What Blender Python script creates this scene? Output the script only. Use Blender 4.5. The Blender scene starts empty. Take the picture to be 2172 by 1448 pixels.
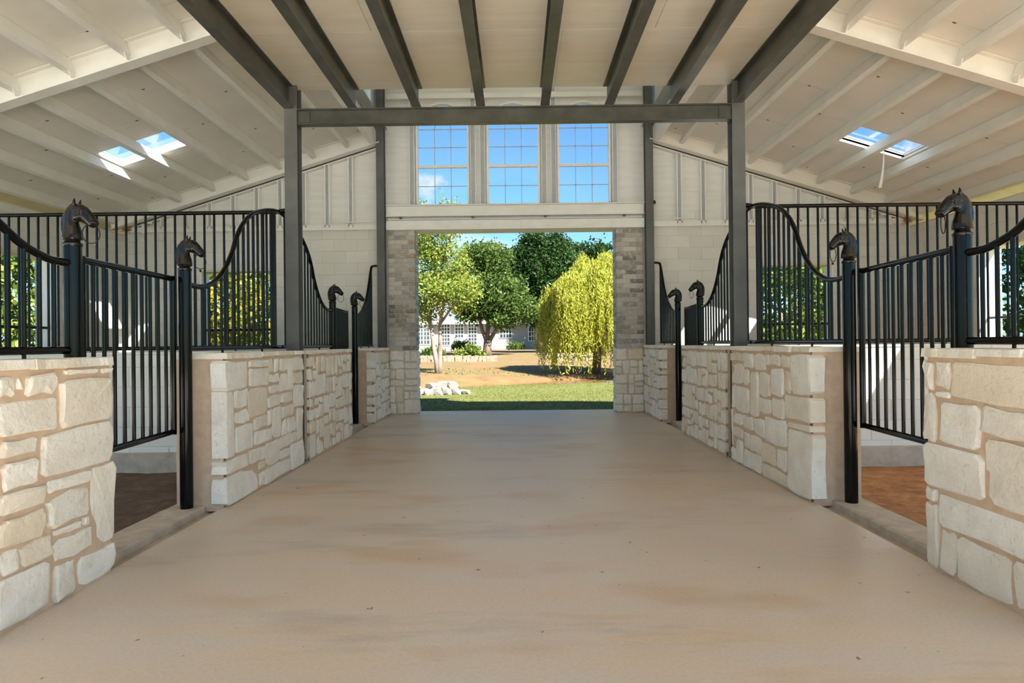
import bpy, bmesh, math, random
import numpy as np
from mathutils import Vector, Matrix, noise as mnoise

S = bpy.context.scene
COL = S.collection
R = math.radians

# ------------------------------------------------------------------ camera
cam_d = bpy.data.cameras.new('camera')
cam_d.sensor_width = 36.0
cam_d.lens = 1300.0 / 2172.0 * 36.0
cam_d.clip_start = 0.05
cam_d.clip_end = 600
cam = bpy.data.objects.new('camera', cam_d)
COL.objects.link(cam)
YAW, PITCH, ROLL = math.atan(9 / 1300), math.atan(4 / 1300), R(0.6)
cam.matrix_world = (Matrix.Translation((0, 0, 1.2)) @ Matrix.Rotation(YAW, 4, 'Z')
                    @ Matrix.Rotation(R(90) + PITCH, 4, 'X') @ Matrix.Rotation(-ROLL, 4, 'Z'))
S.camera = cam

# ------------------------------------------------------------------ sky, sun, exposure
SUN = Vector((1.5, -1.6, 2.3)).normalized()          # towards the sun
SUN_STRENGTH = 14.0
SKY_STRENGTH = 0.143
EXPOSURE = 0.73

W = bpy.data.worlds.new('sky')
S.world = W
W.use_nodes = True
nt = W.node_tree
nt.nodes.clear()
wo = nt.nodes.new('ShaderNodeOutputWorld')
bg = nt.nodes.new('ShaderNodeBackground')
sky = nt.nodes.new('ShaderNodeTexSky')
sky.sky_type = 'NISHITA'
sky.sun_disc = False
sky.sun_elevation = math.asin(SUN.z)
sky.sun_rotation = math.atan2(SUN.x, SUN.y)
sky.air_density = 1.0
sky.dust_density = 0.6
sky.ozone_density = 2.5
tc = nt.nodes.new('ShaderNodeTexCoord')
sep = nt.nodes.new('ShaderNodeSeparateXYZ')
nt.links.new(tc.outputs['Generated'], sep.inputs[0])
zadd = nt.nodes.new('ShaderNodeMath'); zadd.operation = 'ADD'; zadd.inputs[1].default_value = 0.12
nt.links.new(sep.outputs['Z'], zadd.inputs[0])
zmx = nt.nodes.new('ShaderNodeMath'); zmx.operation = 'MAXIMUM'; zmx.inputs[1].default_value = 0.05
nt.links.new(zadd.outputs[0], zmx.inputs[0])
dvx = nt.nodes.new('ShaderNodeMath'); dvx.operation = 'DIVIDE'
dvy = nt.nodes.new('ShaderNodeMath'); dvy.operation = 'DIVIDE'
nt.links.new(sep.outputs['X'], dvx.inputs[0]); nt.links.new(zmx.outputs[0], dvx.inputs[1])
nt.links.new(sep.outputs['Y'], dvy.inputs[0]); nt.links.new(zmx.outputs[0], dvy.inputs[1])
cmb = nt.nodes.new('ShaderNodeCombineXYZ')
nt.links.new(dvx.outputs[0], cmb.inputs[0]); nt.links.new(dvy.outputs[0], cmb.inputs[1])
cmb.inputs[2].default_value = 3.7
cn = nt.nodes.new('ShaderNodeTexNoise')
cn.inputs['Scale'].default_value = 1.25
cn.inputs['Detail'].default_value = 7
cn.inputs['Roughness'].default_value = 0.52
nt.links.new(cmb.outputs[0], cn.inputs['Vector'])
cr = nt.nodes.new('ShaderNodeMapRange')
cr.inputs['From Min'].default_value = 0.60
cr.inputs['From Max'].default_value = 0.74
nt.links.new(cn.outputs['Fac'], cr.inputs['Value'])
cm = nt.nodes.new('ShaderNodeMix'); cm.data_type = 'RGBA'
nv = nt.nodes.new('ShaderNodeTexNoise')
nv.inputs['Scale'].default_value = 34
nv.inputs['Detail'].default_value = 6
nt.links.new(tc.outputs['Generated'], nv.inputs['Vector'])
acc = cr.outputs['Result']
for (cx_, cz_, rad, amt) in ((-.145, .250, .034, .8), (.036, .160, .030, .7), (.660, .292, .045, .8), (-.615, .33, .03, .35), (.30, .20, .05, .7), (-.42, .19, .06, .7)):
    dv = Vector((cx_, 1.0, cz_)).normalized()
    vd = nt.nodes.new('ShaderNodeVectorMath'); vd.operation = 'DISTANCE'
    nt.links.new(tc.outputs['Generated'], vd.inputs[0])
    vd.inputs[1].default_value = dv
    ma = nt.nodes.new('ShaderNodeMath'); ma.operation = 'MULTIPLY_ADD'
    nt.links.new(nv.outputs['Fac'], ma.inputs[0]); ma.inputs[1].default_value = -3.2 * rad
    nt.links.new(vd.outputs['Value'], ma.inputs[2])
    mr0 = nt.nodes.new('ShaderNodeMapRange')
    mr0.inputs['From Min'].default_value = -0.75 * rad
    mr0.inputs['From Max'].default_value = -1.5 * rad
    mr0.inputs['To Max'].default_value = amt
    nt.links.new(ma.outputs[0], mr0.inputs['Value'])
    mxx = nt.nodes.new('ShaderNodeMath'); mxx.operation = 'MAXIMUM'
    nt.links.new(acc, mxx.inputs[0]); nt.links.new(mr0.outputs['Result'], mxx.inputs[1])
    acc = mxx.outputs[0]
nt.links.new(acc, cm.inputs['Factor'])
tint = nt.nodes.new('ShaderNodeMix'); tint.data_type = 'RGBA'; tint.blend_type = 'MULTIPLY'
tint.inputs['Factor'].default_value = 1.0
tint.inputs['B'].default_value = (0.62, 0.90, 1.05, 1)
nt.links.new(sky.outputs[0], tint.inputs['A'])
nt.links.new(tint.outputs['Result'], cm.inputs['A'])
cm.inputs['B'].default_value = (4.2, 4.3, 4.5, 1)
nt.links.new(cm.outputs['Result'], bg.inputs['Color'])
bg.inputs['Strength'].default_value = SKY_STRENGTH
nt.links.new(bg.outputs[0], wo.inputs[0])

sun_d = bpy.data.lights.new('sun', 'SUN')
sun_d.energy = SUN_STRENGTH
sun_d.color = (1.0, 0.955, 0.89)
sun_d.angle = R(0.55)
sun = bpy.data.objects.new('sun', sun_d)
COL.objects.link(sun)
sun.location = SUN * 60
sun.rotation_euler = SUN.to_track_quat('Z', 'Y').to_euler()

vs = S.view_settings
vs.view_transform = 'Standard'
vs.look = 'None'
vs.exposure = EXPOSURE
vs.gamma = 1.0
vs.use_curve_mapping = False
S.cycles.max_bounces = 10
S.cycles.diffuse_bounces = 7
S.cycles.transparent_max_bounces = 16
S.cycles.sample_clamp_indirect = 6.0

random.seed(7)
rng = np.random.default_rng(7)
ORD = ['first', 'second', 'third', 'fourth', 'fifth', 'sixth', 'seventh', 'eighth', 'ninth', 'tenth', 'eleventh', 'twelfth', 'thirteenth', 'fourteenth']


# ------------------------------------------------------------------ materials
def lin(c):
    def f(v):
        v /= 255.0
        return v / 12.92 if v <= 0.04045 else ((v + 0.055) / 1.055) ** 2.4
    return (f(c[0]), f(c[1]), f(c[2]), 1.0)


class Mat:
    """small node helper around one Principled material"""
    def __init__(s, name, rough=0.6, metallic=0.0, spec=0.5):
        s.m = bpy.data.materials.new(name)
        s.m.use_nodes = True
        s.t = s.m.node_tree
        s.b = s.t.nodes['Principled BSDF']
        s.b.inputs['Roughness'].default_value = rough
        s.b.inputs['Metallic'].default_value = metallic
        s.b.inputs['Specular IOR Level'].default_value = spec
        s.co = s.t.nodes.new('ShaderNodeTexCoord')
        s.last = None

    def n(s, typ, **kw):
        nd = s.t.nodes.new(typ)
        for k, v in kw.items():
            setattr(nd, k, v)
        return nd

    def link(s, a, b):
        s.t.links.new(a, b)

    def vec(s, scale=(1, 1, 1), world=True):
        mp = s.n('ShaderNodeMapping')
        mp.inputs['Scale'].default_value = scale
        if world:
            g = s.n('ShaderNodeNewGeometry')
            s.link(g.outputs['Position'], mp.inputs['Vector'])
        else:
            s.link(s.co.outputs['Object'], mp.inputs['Vector'])
        return mp.outputs[0]

    def noise(s, scale, detail=4, rough=0.55, vscale=(1, 1, 1), world=True):
        nd = s.n('ShaderNodeTexNoise')
        nd.inputs['Scale'].default_value = scale
        nd.inputs['Detail'].default_value = detail
        nd.inputs['Roughness'].default_value = rough
        s.link(s.vec(vscale, world), nd.inputs['Vector'])
        return nd.outputs['Fac']

    def ramp(s, fac, stops, interp='LINEAR'):
        r = s.n('ShaderNodeValToRGB')
        r.color_ramp.interpolation = interp
        e = r.color_ramp.elements
        while len(e) < len(stops):
            e.new(0.5)
        for el, (p, c) in zip(e, stops):
            el.position = p
            el.color = c if len(c) == 4 else (*c, 1)
        s.link(fac, r.inputs[0])
        return r.outputs[0]

    def mix(s, fac, a, b, mode='MIX'):
        m = s.n('ShaderNodeMix', data_type='RGBA', blend_type=mode)
        for sock, v in (('Factor', fac), ('A', a), ('B', b)):
            if isinstance(v, (int, float)):
                m.inputs[sock].default_value = v
            elif isinstance(v, tuple):
                m.inputs[sock].default_value = v
            else:
                s.link(v, m.inputs[sock])
        return m.outputs['Result']

    def rand(s):
        return s.n('ShaderNodeObjectInfo').outputs['Random']

    def color(s, c):
        if isinstance(c, tuple):
            s.b.inputs['Base Color'].default_value = c
        else:
            s.link(c, s.b.inputs['Base Color'])
        return s

    def rough(s, sock):
        s.link(sock, s.b.inputs['Roughness'])
        return s

    def bump(s, h, strength=0.3, dist=0.01):
        b = s.n('ShaderNodeBump')
        b.inputs['Strength'].default_value = strength
        b.inputs['Distance'].default_value = dist
        s.link(h, b.inputs['Height'])
        if s.last is not None:
            s.link(s.last, b.inputs['Normal'])
        s.link(b.outputs[0], s.b.inputs['Normal'])
        s.last = b.outputs[0]
        return s


M = {}


def simple(name, c1, c2, scale, rough=0.6, bump=0.0, bdist=0.005, metallic=0.0, spec=0.5, vscale=(1, 1, 1), detail=5, world=True):
    k = Mat(name, rough, metallic, spec)
    f = k.noise(scale, detail, 0.6, vscale, world)
    k.color(k.ramp(f, [(0.3, lin(c1)), (0.7, lin(c2))]))
    if bump:
        k.bump(f, bump, bdist)
    M[name] = k.m
    return k


# aisle slab: pinkish tan concrete with broad brown and grey stains, streaked across the aisle
k = Mat('aisle_concrete', 0.62, 0.0, 0.35)
f1 = k.noise(0.55, 4, 0.55, (0.55, 1.0, 1))
f2 = k.noise(2.6, 7, 0.68, (0.35, 1.9, 1))
f3 = k.noise(60, 3, 0.6)
c = k.ramp(f1, [(0.34, lin((208, 192, 172))), (0.5, lin((218, 197, 170))), (0.64, lin((218, 190, 156)))])
c = k.mix(k.ramp(f2, [(0.36, (0, 0, 0)), (0.72, (1, 1, 1))]), c, lin((212, 200, 186)))
f4 = k.noise(1.3, 3, 0.5, (0.7, 1.5, 1))
c = k.mix(k.ramp(f4, [(0.54, (0, 0, 0)), (0.72, (0.6, 0.6, 0.6))]), c, lin((196, 160, 124)))
f5 = k.noise(0.9, 6, 0.7, (0.5, 2.4, 1))
c = k.mix(k.ramp(f5, [(0.28, (0.55, 0.55, 0.55)), (0.45, (0, 0, 0))]), c, lin((164, 150, 134)))
f6 = k.noise(17, 2, 0.5)
c = k.mix(k.ramp(f6, [(0.245, (0.8, 0.8, 0.8)), (0.27, (0, 0, 0))]), c, lin((110, 92, 76)))
c = k.mix(k.ramp(f3, [(0.35, (0.10, 0.10, 0.10)), (0.6, (0, 0, 0))]), c, lin((120, 105, 90)))
k.color(c).bump(f3, 0.08, 0.003)
k.rough(k.ramp(f2, [(0.3, (0.36,) * 3), (0.7, (0.5,) * 3)]))
M['aisle_concrete'] = k.m
simple('curb_concrete', (168, 155, 139), (200, 187, 170), 9, 0.85, 0.4, 0.006)
simple('bounce_gravel', (220, 215, 205), (236, 232, 224), 30, 0.95, 0.4, 0.01)  # added ground out of view, kept pale to bounce sunlight into the barn
simple('mortar', (200, 172, 144), (218, 192, 164), 14, 0.92, 0.45, 0.008)

# limestone, one tone per stone
k = Mat('limestone', 0.85)
f = k.noise(7, 7, 0.62)
fb = k.noise(28, 5, 0.6)
base = k.ramp(k.rand(), [(0.0, lin((238, 229, 213))), (0.25, lin((246, 240, 229))), (0.5, lin((241, 233, 218))), (0.72, lin((248, 243, 234))), (0.88, lin((235, 219, 193))), (1.0, lin((243, 235, 220)))])
c = k.mix(k.ramp(f, [(0.42, (0, 0, 0)), (0.75, (0.5, 0.5, 0.5))]), base, lin((212, 194, 166)))
c = k.mix(k.ramp(fb, [(0.30, (0.35, 0.35, 0.35)), (0.42, (0, 0, 0))]), c, lin((176, 164, 150)))
k.color(c).bump(f, 0.35, 0.02).bump(fb, 0.7, 0.009)
M['limestone'] = k.m

# grey-brown brick, one tone per brick
k = Mat('brick', 0.88)
f = k.noise(16, 6, 0.65)
base = k.ramp(k.rand(), [(0.0, lin((150, 145, 139))), (0.2, lin((180, 174, 167))), (0.4, lin((200, 194, 187))), (0.55, lin((164, 157, 150))), (0.7, lin((188, 179, 168))), (0.87, lin((124, 120, 117))), (0.95, lin((166, 144, 124))), (0.98, lin((206, 202, 196)))], 'CONSTANT')
c = k.mix(k.ramp(f, [(0.52, (0, 0, 0)), (0.62, (0.75, 0.75, 0.75))]), base, lin((206, 200, 190)))
c = k.mix(k.ramp(f, [(0.30, (0.7, 0.7, 0.7)), (0.40, (0, 0, 0))]), c, lin((88, 84, 82)))
k.color(c).bump(f, 0.4, 0.006)
M['brick'] = k.m
simple('brick_mortar', (200, 190, 175), (214, 205, 191), 20, 0.95, 0.3, 0.004)

# painted concrete block
k = Mat('painted_block', 0.75)
f = k.noise(3.0, 5, 0.6)
fb = k.noise(90, 3, 0.6)
base = k.ramp(k.rand(), [(0.0, lin((222, 219, 211))), (0.5, lin((228, 225, 217))), (1.0, lin((218, 215, 207)))])
c = k.mix(k.ramp(f, [(0.45, (0, 0, 0)), (0.8, (0.3, 0.3, 0.3))]), base, lin((206, 196, 180)))
k.color(c).bump(fb, 0.25, 0.003)
M['painted_block'] = k.m
simple('block_joint', (210, 204, 194), (220, 214, 204), 12, 0.85, 0.2, 0.003)
simple('white_steel', (226, 224, 216), (238, 236, 230), 3, 0.42, 0.0)
simple('stud_flange', (242, 242, 239), (248, 248, 245), 3, 0.4)  # brighter copy of the white steel, flange highlights put into the tone
simple('white_steel_warm', (226, 220, 208), (236, 231, 221), 3, 0.45, 0.0)
simple('gap_shade', (120, 120, 118), (140, 140, 138), 4, 0.6)  # dark tone carrying the shade of the gap under the gable rafter
simple('stud_web', (176, 177, 176), (192, 193, 192), 4, 0.5, 0.0)  # grey for the stud webs, their recess shadow put into the colour

# painted ceiling boards with grain and small rust marks
k = Mat('ceiling_board', 0.55)
f = k.noise(2.0, 5, 0.6)
fs = k.noise(26, 2, 0.5)
base = k.ramp(k.rand(), [(0.0, lin((228, 224, 214))), (0.5, lin((236, 232, 223))), (1.0, lin((232, 227, 217)))])
c = k.mix(k.ramp(f, [(0.4, (0, 0, 0)), (0.75, (0.35, 0.35, 0.35))]), base, lin((212, 204, 190)))
c = k.mix(k.ramp(fs, [(0.20, (0.7, 0.7, 0.7)), (0.25, (0, 0, 0))]), c, lin((92, 76, 60)))
k.color(c).bump(k.noise(40, 4, 0.7), 0.25, 0.003)
M['ceiling_board'] = k.m
k = Mat('loft_board', 0.34)
f = k.noise(5, 6, 0.65, (0.12, 1.6, 1))
f2 = k.noise(1.1, 3)
c = k.ramp(f, [(0.3, lin((224, 217, 201))), (0.7, lin((238, 232, 218)))])
c = k.mix(k.ramp(f2, [(0.45, (0, 0, 0)), (0.7, (0.5, 0.5, 0.5))]), c, lin((212, 198, 168)))
k.color(c).bump(f, 0.15, 0.004)
M['loft_board'] = k.m
k = Mat('sheathing', 0.5)
f = k.noise(6, 5, 0.6, (0.25, 1, 2.5))
k.color(k.ramp(f, [(0.3, lin((219, 217, 211))), (0.7, lin((231, 229, 224)))])).bump(f, 0.1, 0.003)
M['sheathing'] = k.m
simple('dark_steel', (72, 72, 66), (96, 96, 88), 5, 0.36, 0.05, 0.002, 0.35)
k = Mat('column_steel', 0.4, 0.0, 0.4)
k.color(k.ramp(k.noise(4, 4), [(0.3, lin((84, 84, 81))), (0.7, lin((100, 100, 97)))]))
M['column_steel'] = k.m
k = Mat('black_paint', 0.10, 0.0, 0.22)
f = k.noise(35, 4, 0.6)
k.color(k.ramp(f, [(0.35, lin((9, 9, 9))), (0.75, lin((22, 19, 17)))]))
M['black_paint'] = k.m
k = Mat('cast_iron', 0.16, 0.0, 0.34)
f = k.noise(22, 4, 0.6, world=False)
k.color(k.ramp(f, [(0.35, lin((12, 11, 10))), (0.7, lin((32, 25, 20)))])).bump(f, 0.05, 0.002)
M['cast_iron'] = k.m
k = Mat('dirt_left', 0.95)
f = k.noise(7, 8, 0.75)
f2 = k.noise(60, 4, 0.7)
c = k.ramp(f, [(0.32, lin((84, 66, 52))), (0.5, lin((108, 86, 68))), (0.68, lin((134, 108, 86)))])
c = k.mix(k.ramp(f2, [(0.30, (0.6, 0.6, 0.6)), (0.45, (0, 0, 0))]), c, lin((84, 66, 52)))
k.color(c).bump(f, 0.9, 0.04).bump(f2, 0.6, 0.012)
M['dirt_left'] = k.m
k = Mat('dirt_right', 0.95)  # same stall dirt, paler and warmer with the sunlight in its colour
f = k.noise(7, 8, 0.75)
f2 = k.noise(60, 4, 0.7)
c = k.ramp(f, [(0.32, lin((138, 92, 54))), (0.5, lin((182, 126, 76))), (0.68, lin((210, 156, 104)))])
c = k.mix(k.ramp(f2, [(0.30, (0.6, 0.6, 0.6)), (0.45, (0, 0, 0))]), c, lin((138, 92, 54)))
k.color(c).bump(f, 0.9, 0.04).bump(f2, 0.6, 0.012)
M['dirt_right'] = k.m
simple('white_trim', (228, 226, 220), (240, 238, 234), 6, 0.5, 0.0)
simple('soffit_board', (216, 200, 160), (232, 218, 184), 3, 0.6, 0.0)
simple('roof_metal', (150, 152, 150), (172, 174, 172), 2, 0.4, 0.0, metallic=0.5)
simple('straw', (150, 104, 44), (202, 160, 84), 40, 0.9, 0.2, 0.003)
simple('strap', (222, 222, 224), (236, 236, 238), 10, 0.5, 0.0)
simple('rust', (84, 66, 50), (122, 100, 80), 60, 0.9, 0.2)
simple('dark_knot', (38, 28, 22), (58, 44, 34), 20, 0.9, 0.2)
simple('bark_pale', (104, 92, 80), (146, 134, 122), 7, 0.9, 0.6, 0.03, vscale=(1, 1, 0.3))
simple('bark_dark', (84, 70, 56), (128, 108, 88), 7, 0.9, 0.7, 0.04, vscale=(1, 1, 0.3))
simple('rock', (104, 98, 90), (140, 134, 126), 5, 0.9, 0.5, 0.03)
simple('house_brick', (122, 120, 118), (154, 152, 149), 10, 0.85, 0.4, 0.01, vscale=(1, 1, 4))
simple('house_roof', (84, 88, 94), (114, 118, 124), 3, 0.9, 0.5, 0.03, vscale=(0.5, 1, 4))
simple('window_unit', (150, 160, 162), (180, 188, 190), 4, 0.5)
simple('retaining_stone', (118, 102, 84), (158, 144, 124), 4, 0.9, 0.5, 0.02)
k = Mat('pond_water', 0.08, 0.0, 0.6)
k.color(lin((132, 96, 56))).bump(k.noise(5, 3), 0.15, 0.02)
M['pond_water'] = k.m
k = Mat('house_glass', 0.08, 0.0, 0.8)
k.color(lin((58, 66, 68)))
M['house_glass'] = k.m

# clear window pane
m = bpy.data.materials.new('pane_glass')
m.use_nodes = True
t = m.node_tree
t.nodes.clear()
o = t.nodes.new('ShaderNodeOutputMaterial')
tr = t.nodes.new('ShaderNodeBsdfTransparent')
tr.inputs[0].default_value = (0.97, 0.985, 0.99, 1)
gl = t.nodes.new('ShaderNodeBsdfGlossy')
gl.inputs['Roughness'].default_value = 0.03
fr = t.nodes.new('ShaderNodeFresnel')
fr.inputs[0].default_value = 1.35
mx = t.nodes.new('ShaderNodeMixShader')
ge = t.nodes.new('ShaderNodeNewGeometry')
iv = t.nodes.new('ShaderNodeMath'); iv.operation = 'SUBTRACT'; iv.inputs[0].default_value = 1.0
t.links.new(ge.outputs['Backfacing'], iv.inputs[1])
ml = t.nodes.new('ShaderNodeMath'); ml.operation = 'MULTIPLY'
t.links.new(fr.outputs[0], ml.inputs[0])
t.links.new(iv.outputs[0], ml.inputs[1])
t.links.new(ml.outputs[0], mx.inputs[0])
t.links.new(tr.outputs[0], mx.inputs[1])
t.links.new(gl.outputs[0], mx.inputs[2])
t.links.new(mx.outputs[0], o.inputs[0])
M['pane_glass'] = m


def leaf_mat(name, cols, trans=0.45):
    m = bpy.data.materials.new(name)
    m.use_nodes = True
    t = m.node_tree
    t.nodes.clear()
    o = t.nodes.new('ShaderNodeOutputMaterial')
    g = t.nodes.new('ShaderNodeNewGeometry')
    r = t.nodes.new('ShaderNodeValToRGB')
    e = r.color_ramp.elements
    while len(e) < len(cols):
        e.new(0.5)
    for i, (el, c) in enumerate(zip(e, cols)):
        el.position = i / (len(cols) - 1)
        el.color = lin(c)
    t.links.new(g.outputs['Random Per Island'], r.inputs[0])
    d = t.nodes.new('ShaderNodeBsdfPrincipled')
    d.inputs['Roughness'].default_value = 0.5
    d.inputs['Specular IOR Level'].default_value = 0.3
    tl = t.nodes.new('ShaderNodeBsdfTranslucent')
    mx = t.nodes.new('ShaderNodeMixShader')
    mx.inputs[0].default_value = trans
    t.links.new(r.outputs[0], d.inputs['Base Color'])
    t.links.new(r.outputs[0], tl.inputs[0])
    t.links.new(d.outputs[0], mx.inputs[1])
    t.links.new(tl.outputs[0], mx.inputs[2])
    t.links.new(mx.outputs[0], o.inputs[0])
    M[name] = m


leaf_mat('leaf_pale', [(92, 116, 44), (128, 146, 62), (150, 160, 74), (110, 134, 54), (166, 152, 62)])
leaf_mat('leaf_oak', [(56, 80, 34), (84, 108, 48), (108, 128, 60), (70, 92, 40)])
leaf_mat('leaf_dark', [(32, 54, 24), (50, 78, 34), (68, 96, 42), (40, 64, 28)])
leaf_mat('leaf_willow', [(130, 140, 44), (168, 170, 62), (188, 184, 82), (148, 154, 52)])
leaf_mat('leaf_yellow', [(86, 102, 32), (128, 130, 42), (160, 144, 50), (70, 92, 30)])
leaf_mat('leaf_mid', [(62, 88, 34), (96, 118, 44), (128, 142, 60), (150, 150, 70)])
leaf_mat('grass_blade', [(64, 78, 20), (92, 98, 32), (112, 110, 42), (74, 86, 25)], 0.3)

# ground: lawn near the barn, orange dirt and dry grass beyond the creek
k = Mat('ground', 0.95)
g = k.n('ShaderNodeNewGeometry')
sp = k.n('ShaderNodeSeparateXYZ')
k.link(g.outputs['Position'], sp.inputs[0])
nz = k.noise(0.5, 5, 0.6)
add = k.n('ShaderNodeMath', operation='MULTIPLY_ADD')
k.link(nz, add.inputs[0]); add.inputs[1].default_value = 2.0
tl_ = k.n('ShaderNodeMath', operation='MULTIPLY_ADD')
k.link(sp.outputs['X'], tl_.inputs[0]); tl_.inputs[1].default_value = -0.35
k.link(sp.outputs['Y'], tl_.inputs[2])
k.link(tl_.outputs[0], add.inputs[2])
mr = k.n('ShaderNodeMapRange')
mr.inputs['From Min'].default_value = 22.5
mr.inputs['From Max'].default_value = 23.2
k.link(add.outputs[0], mr.inputs['Value'])
fine = k.noise(4, 8, 0.7)
grass = k.ramp(fine, [(0.3, lin((68, 78, 26))), (0.55, lin((94, 98, 40))), (0.75, lin((112, 104, 50)))])
n2 = k.noise(0.35, 5, 0.6)
dirt = k.ramp(k.noise(1.2, 8, 0.7), [(0.3, lin((94, 66, 36))), (0.5, lin((112, 84, 48))), (0.7, lin((124, 98, 60)))])
dry = k.ramp(fine, [(0.3, lin((82, 74, 38))), (0.7, lin((112, 96, 58)))])
far = k.mix(k.ramp(n2, [(0.42, (0, 0, 0)), (0.54, (0.85, 0.85, 0.85))]), dirt, dry)
k.color(k.mix(mr.outputs['Result'], grass, far)).bump(fine, 0.5, 0.05)
M['ground'] = k.m


# ------------------------------------------------------------------ mesh helpers
class MB:
    def __init__(s):
        s.v, s.f = [], []

    def add(s, vs, fs):
        o = len(s.v)
        s.v.extend([tuple(p) for p in vs])
        s.f.extend([tuple(i + o for i in f) for f in fs])
        return s

    def box(s, x0, x1, y0, y1, z0, z1):
        x0, x1 = min(x0, x1), max(x0, x1)
        y0, y1 = min(y0, y1), max(y0, y1)
        vs = [(x0, y0, z0), (x1, y0, z0), (x1, y1, z0), (x0, y1, z0), (x0, y0, z1), (x1, y0, z1), (x1, y1, z1), (x0, y1, z1)]
        return s.add(vs, [(0, 3, 2, 1), (4, 5, 6, 7), (0, 1, 5, 4), (1, 2, 6, 5), (2, 3, 7, 6), (3, 0, 4, 7)])

    def prism(s, ring0, ring1):
        n = len(ring0)
        fs = [(i, (i + 1) % n, n + (i + 1) % n, n + i) for i in range(n)]
        fs += [tuple(range(n))[::-1], tuple(range(n, 2 * n))]
        return s.add(list(ring0) + list(ring1), fs)

    def tube(s, pts, r, n=10, caps=True):
        pts = [Vector(p) for p in pts]
        rs = r if isinstance(r, (list, tuple)) else [r] * len(pts)
        o = len(s.v)
        ref = None
        for i, p in enumerate(pts):
            d = (pts[min(i + 1, len(pts) - 1)] - pts[max(i - 1, 0)]).normalized()
            if ref is None:
                ref = d.cross(Vector((0.31, 0.17, 0.93)))
                if ref.length < 1e-3:
                    ref = d.cross(Vector((1, 0, 0)))
            a = (ref - d * ref.dot(d)).normalized()
            ref = a
            b = d.cross(a)
            for k in range(n):
                t = 2 * math.pi * k / n
                s.v.append(tuple(p + (a * math.cos(t) + b * math.sin(t)) * rs[i]))
        for i in range(len(pts) - 1):
            for k in range(n):
                s.f.append((o + i * n + k, o + i * n + (k + 1) % n, o + (i + 1) * n + (k + 1) % n, o + (i + 1) * n + k))
        if caps:
            s.f.append(tuple(o + k for k in range(n))[::-1])
            e = o + (len(pts) - 1) * n
            s.f.append(tuple(e + k for k in range(n)))
        return s

    def lathe(s, prof, cx, cy, n=16):
        o = len(s.v)
        for (r, z) in prof:
            for k in range(n):
                t = 2 * math.pi * k / n
                s.v.append((cx + r * math.cos(t), cy + r * math.sin(t), z))
        for i in range(len(prof) - 1):
            for k in range(n):
                s.f.append((o + i * n + k, o + i * n + (k + 1) % n, o + (i + 1) * n + (k + 1) % n, o + (i + 1) * n + k))
        s.f.append(tuple(o + k for k in range(n))[::-1])
        e = o + (len(prof) - 1) * n
        s.f.append(tuple(e + k for k in range(n)))
        return s

    def torus(s, c, ax, ay, rx, ry, r, n=28, m=8):
        c, ax, ay = Vector(c), Vector(ax).normalized(), Vector(ay).normalized()
        o = len(s.v)
        az = ax.cross(ay)
        for i in range(n):
            t = 2 * math.pi * i / n
            p = c + ax * rx * math.cos(t) + ay * ry * math.sin(t)
            nrm = (ax * math.cos(t) / rx + ay * math.sin(t) / ry).normalized()
            for j in range(m):
                q = 2 * math.pi * j / m
                s.v.append(tuple(p + nrm * r * math.cos(q) + az * r * math.sin(q)))
        for i in range(n):
            for j in range(m):
                s.f.append((o + i * m + j, o + i * m + (j + 1) % m, o + ((i + 1) % n) * m + (j + 1) % m, o + ((i + 1) % n) * m + j))
        return s


def wloc(o):
    v = Vector((0, 0, 0))
    while o is not None:
        v += o.location
        o = o.parent
    return v


def obj(name, mb, mat, parent=None, smooth=False, recalc=True):
    """one mesh object; vertices are given in world coordinates, the origin goes to the box centre"""
    a = np.array(mb.v, dtype=float)
    c = (a.min(0) + a.max(0)) / 2
    me = bpy.data.meshes.new(name)
    me.from_pydata((a - c).tolist(), [], mb.f)
    if recalc and len(mb.f) < 6000:
        bm = bmesh.new()
        bm.from_mesh(me)
        bmesh.ops.recalc_face_normals(bm, faces=bm.faces)
        bm.to_mesh(me)
        bm.free()
    if smooth:
        me.polygons.foreach_set('use_smooth', [True] * len(me.polygons))
        if smooth != 'all':
            me.set_sharp_from_angle(angle=R(40))
    me.materials.append(M[mat])
    o = bpy.data.objects.new(name, me)
    COL.objects.link(o)
    o.location = Vector(c)
    if parent is not None:
        o.parent = parent
        o.location = Vector(c) - wloc(parent)
    return o


def inst(name, me, loc, parent=None):
    o = bpy.data.objects.new(name, me)
    COL.objects.link(o)
    o.location = Vector(loc)
    if parent is not None:
        o.parent = parent
        o.location = Vector(loc) - wloc(parent)
    return o


def empty(name, loc, label=None, cat=None, group=None, kind=None):
    o = bpy.data.objects.new(name, None)
    o.empty_display_size = 0.1
    COL.objects.link(o)
    o.location = Vector(loc)
    tag(o, label, cat, group, kind)
    return o


def tag(o, label=None, cat=None, group=None, kind=None):
    for kk, v in (('label', label), ('category', cat), ('group', group), ('kind', kind)):
        if v:
            o[kk] = v
    return o


def struct(name, mb, mat, label=None, parent=None, smooth=False):
    return tag(obj(name, mb, mat, parent, smooth), label, None, None, 'structure')


_boxes = {}


def box_mesh(name, dx, dy, dz, bev, mat):
    """cached chamfered box mesh, centred"""
    key = (name, round(dx, 3), round(dy, 3), round(dz, 3), mat)
    if key in _boxes:
        return _boxes[key]
    bm = bmesh.new()
    bmesh.ops.create_cube(bm, size=1.0)
    for v in bm.verts:
        v.co.x *= dx; v.co.y *= dy; v.co.z *= dz
    if bev:
        bmesh.ops.bevel(bm, geom=bm.edges[:], offset=min(bev, min(dx, dy, dz) * 0.4), segments=1, affect='EDGES')
    me = bpy.data.meshes.new(name)
    bm.to_mesh(me)
    bm.free()
    me.materials.append(M[mat])
    _boxes[key] = me
    return me


SIDES = ((-1, 'left'), (1, 'right'))

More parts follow.
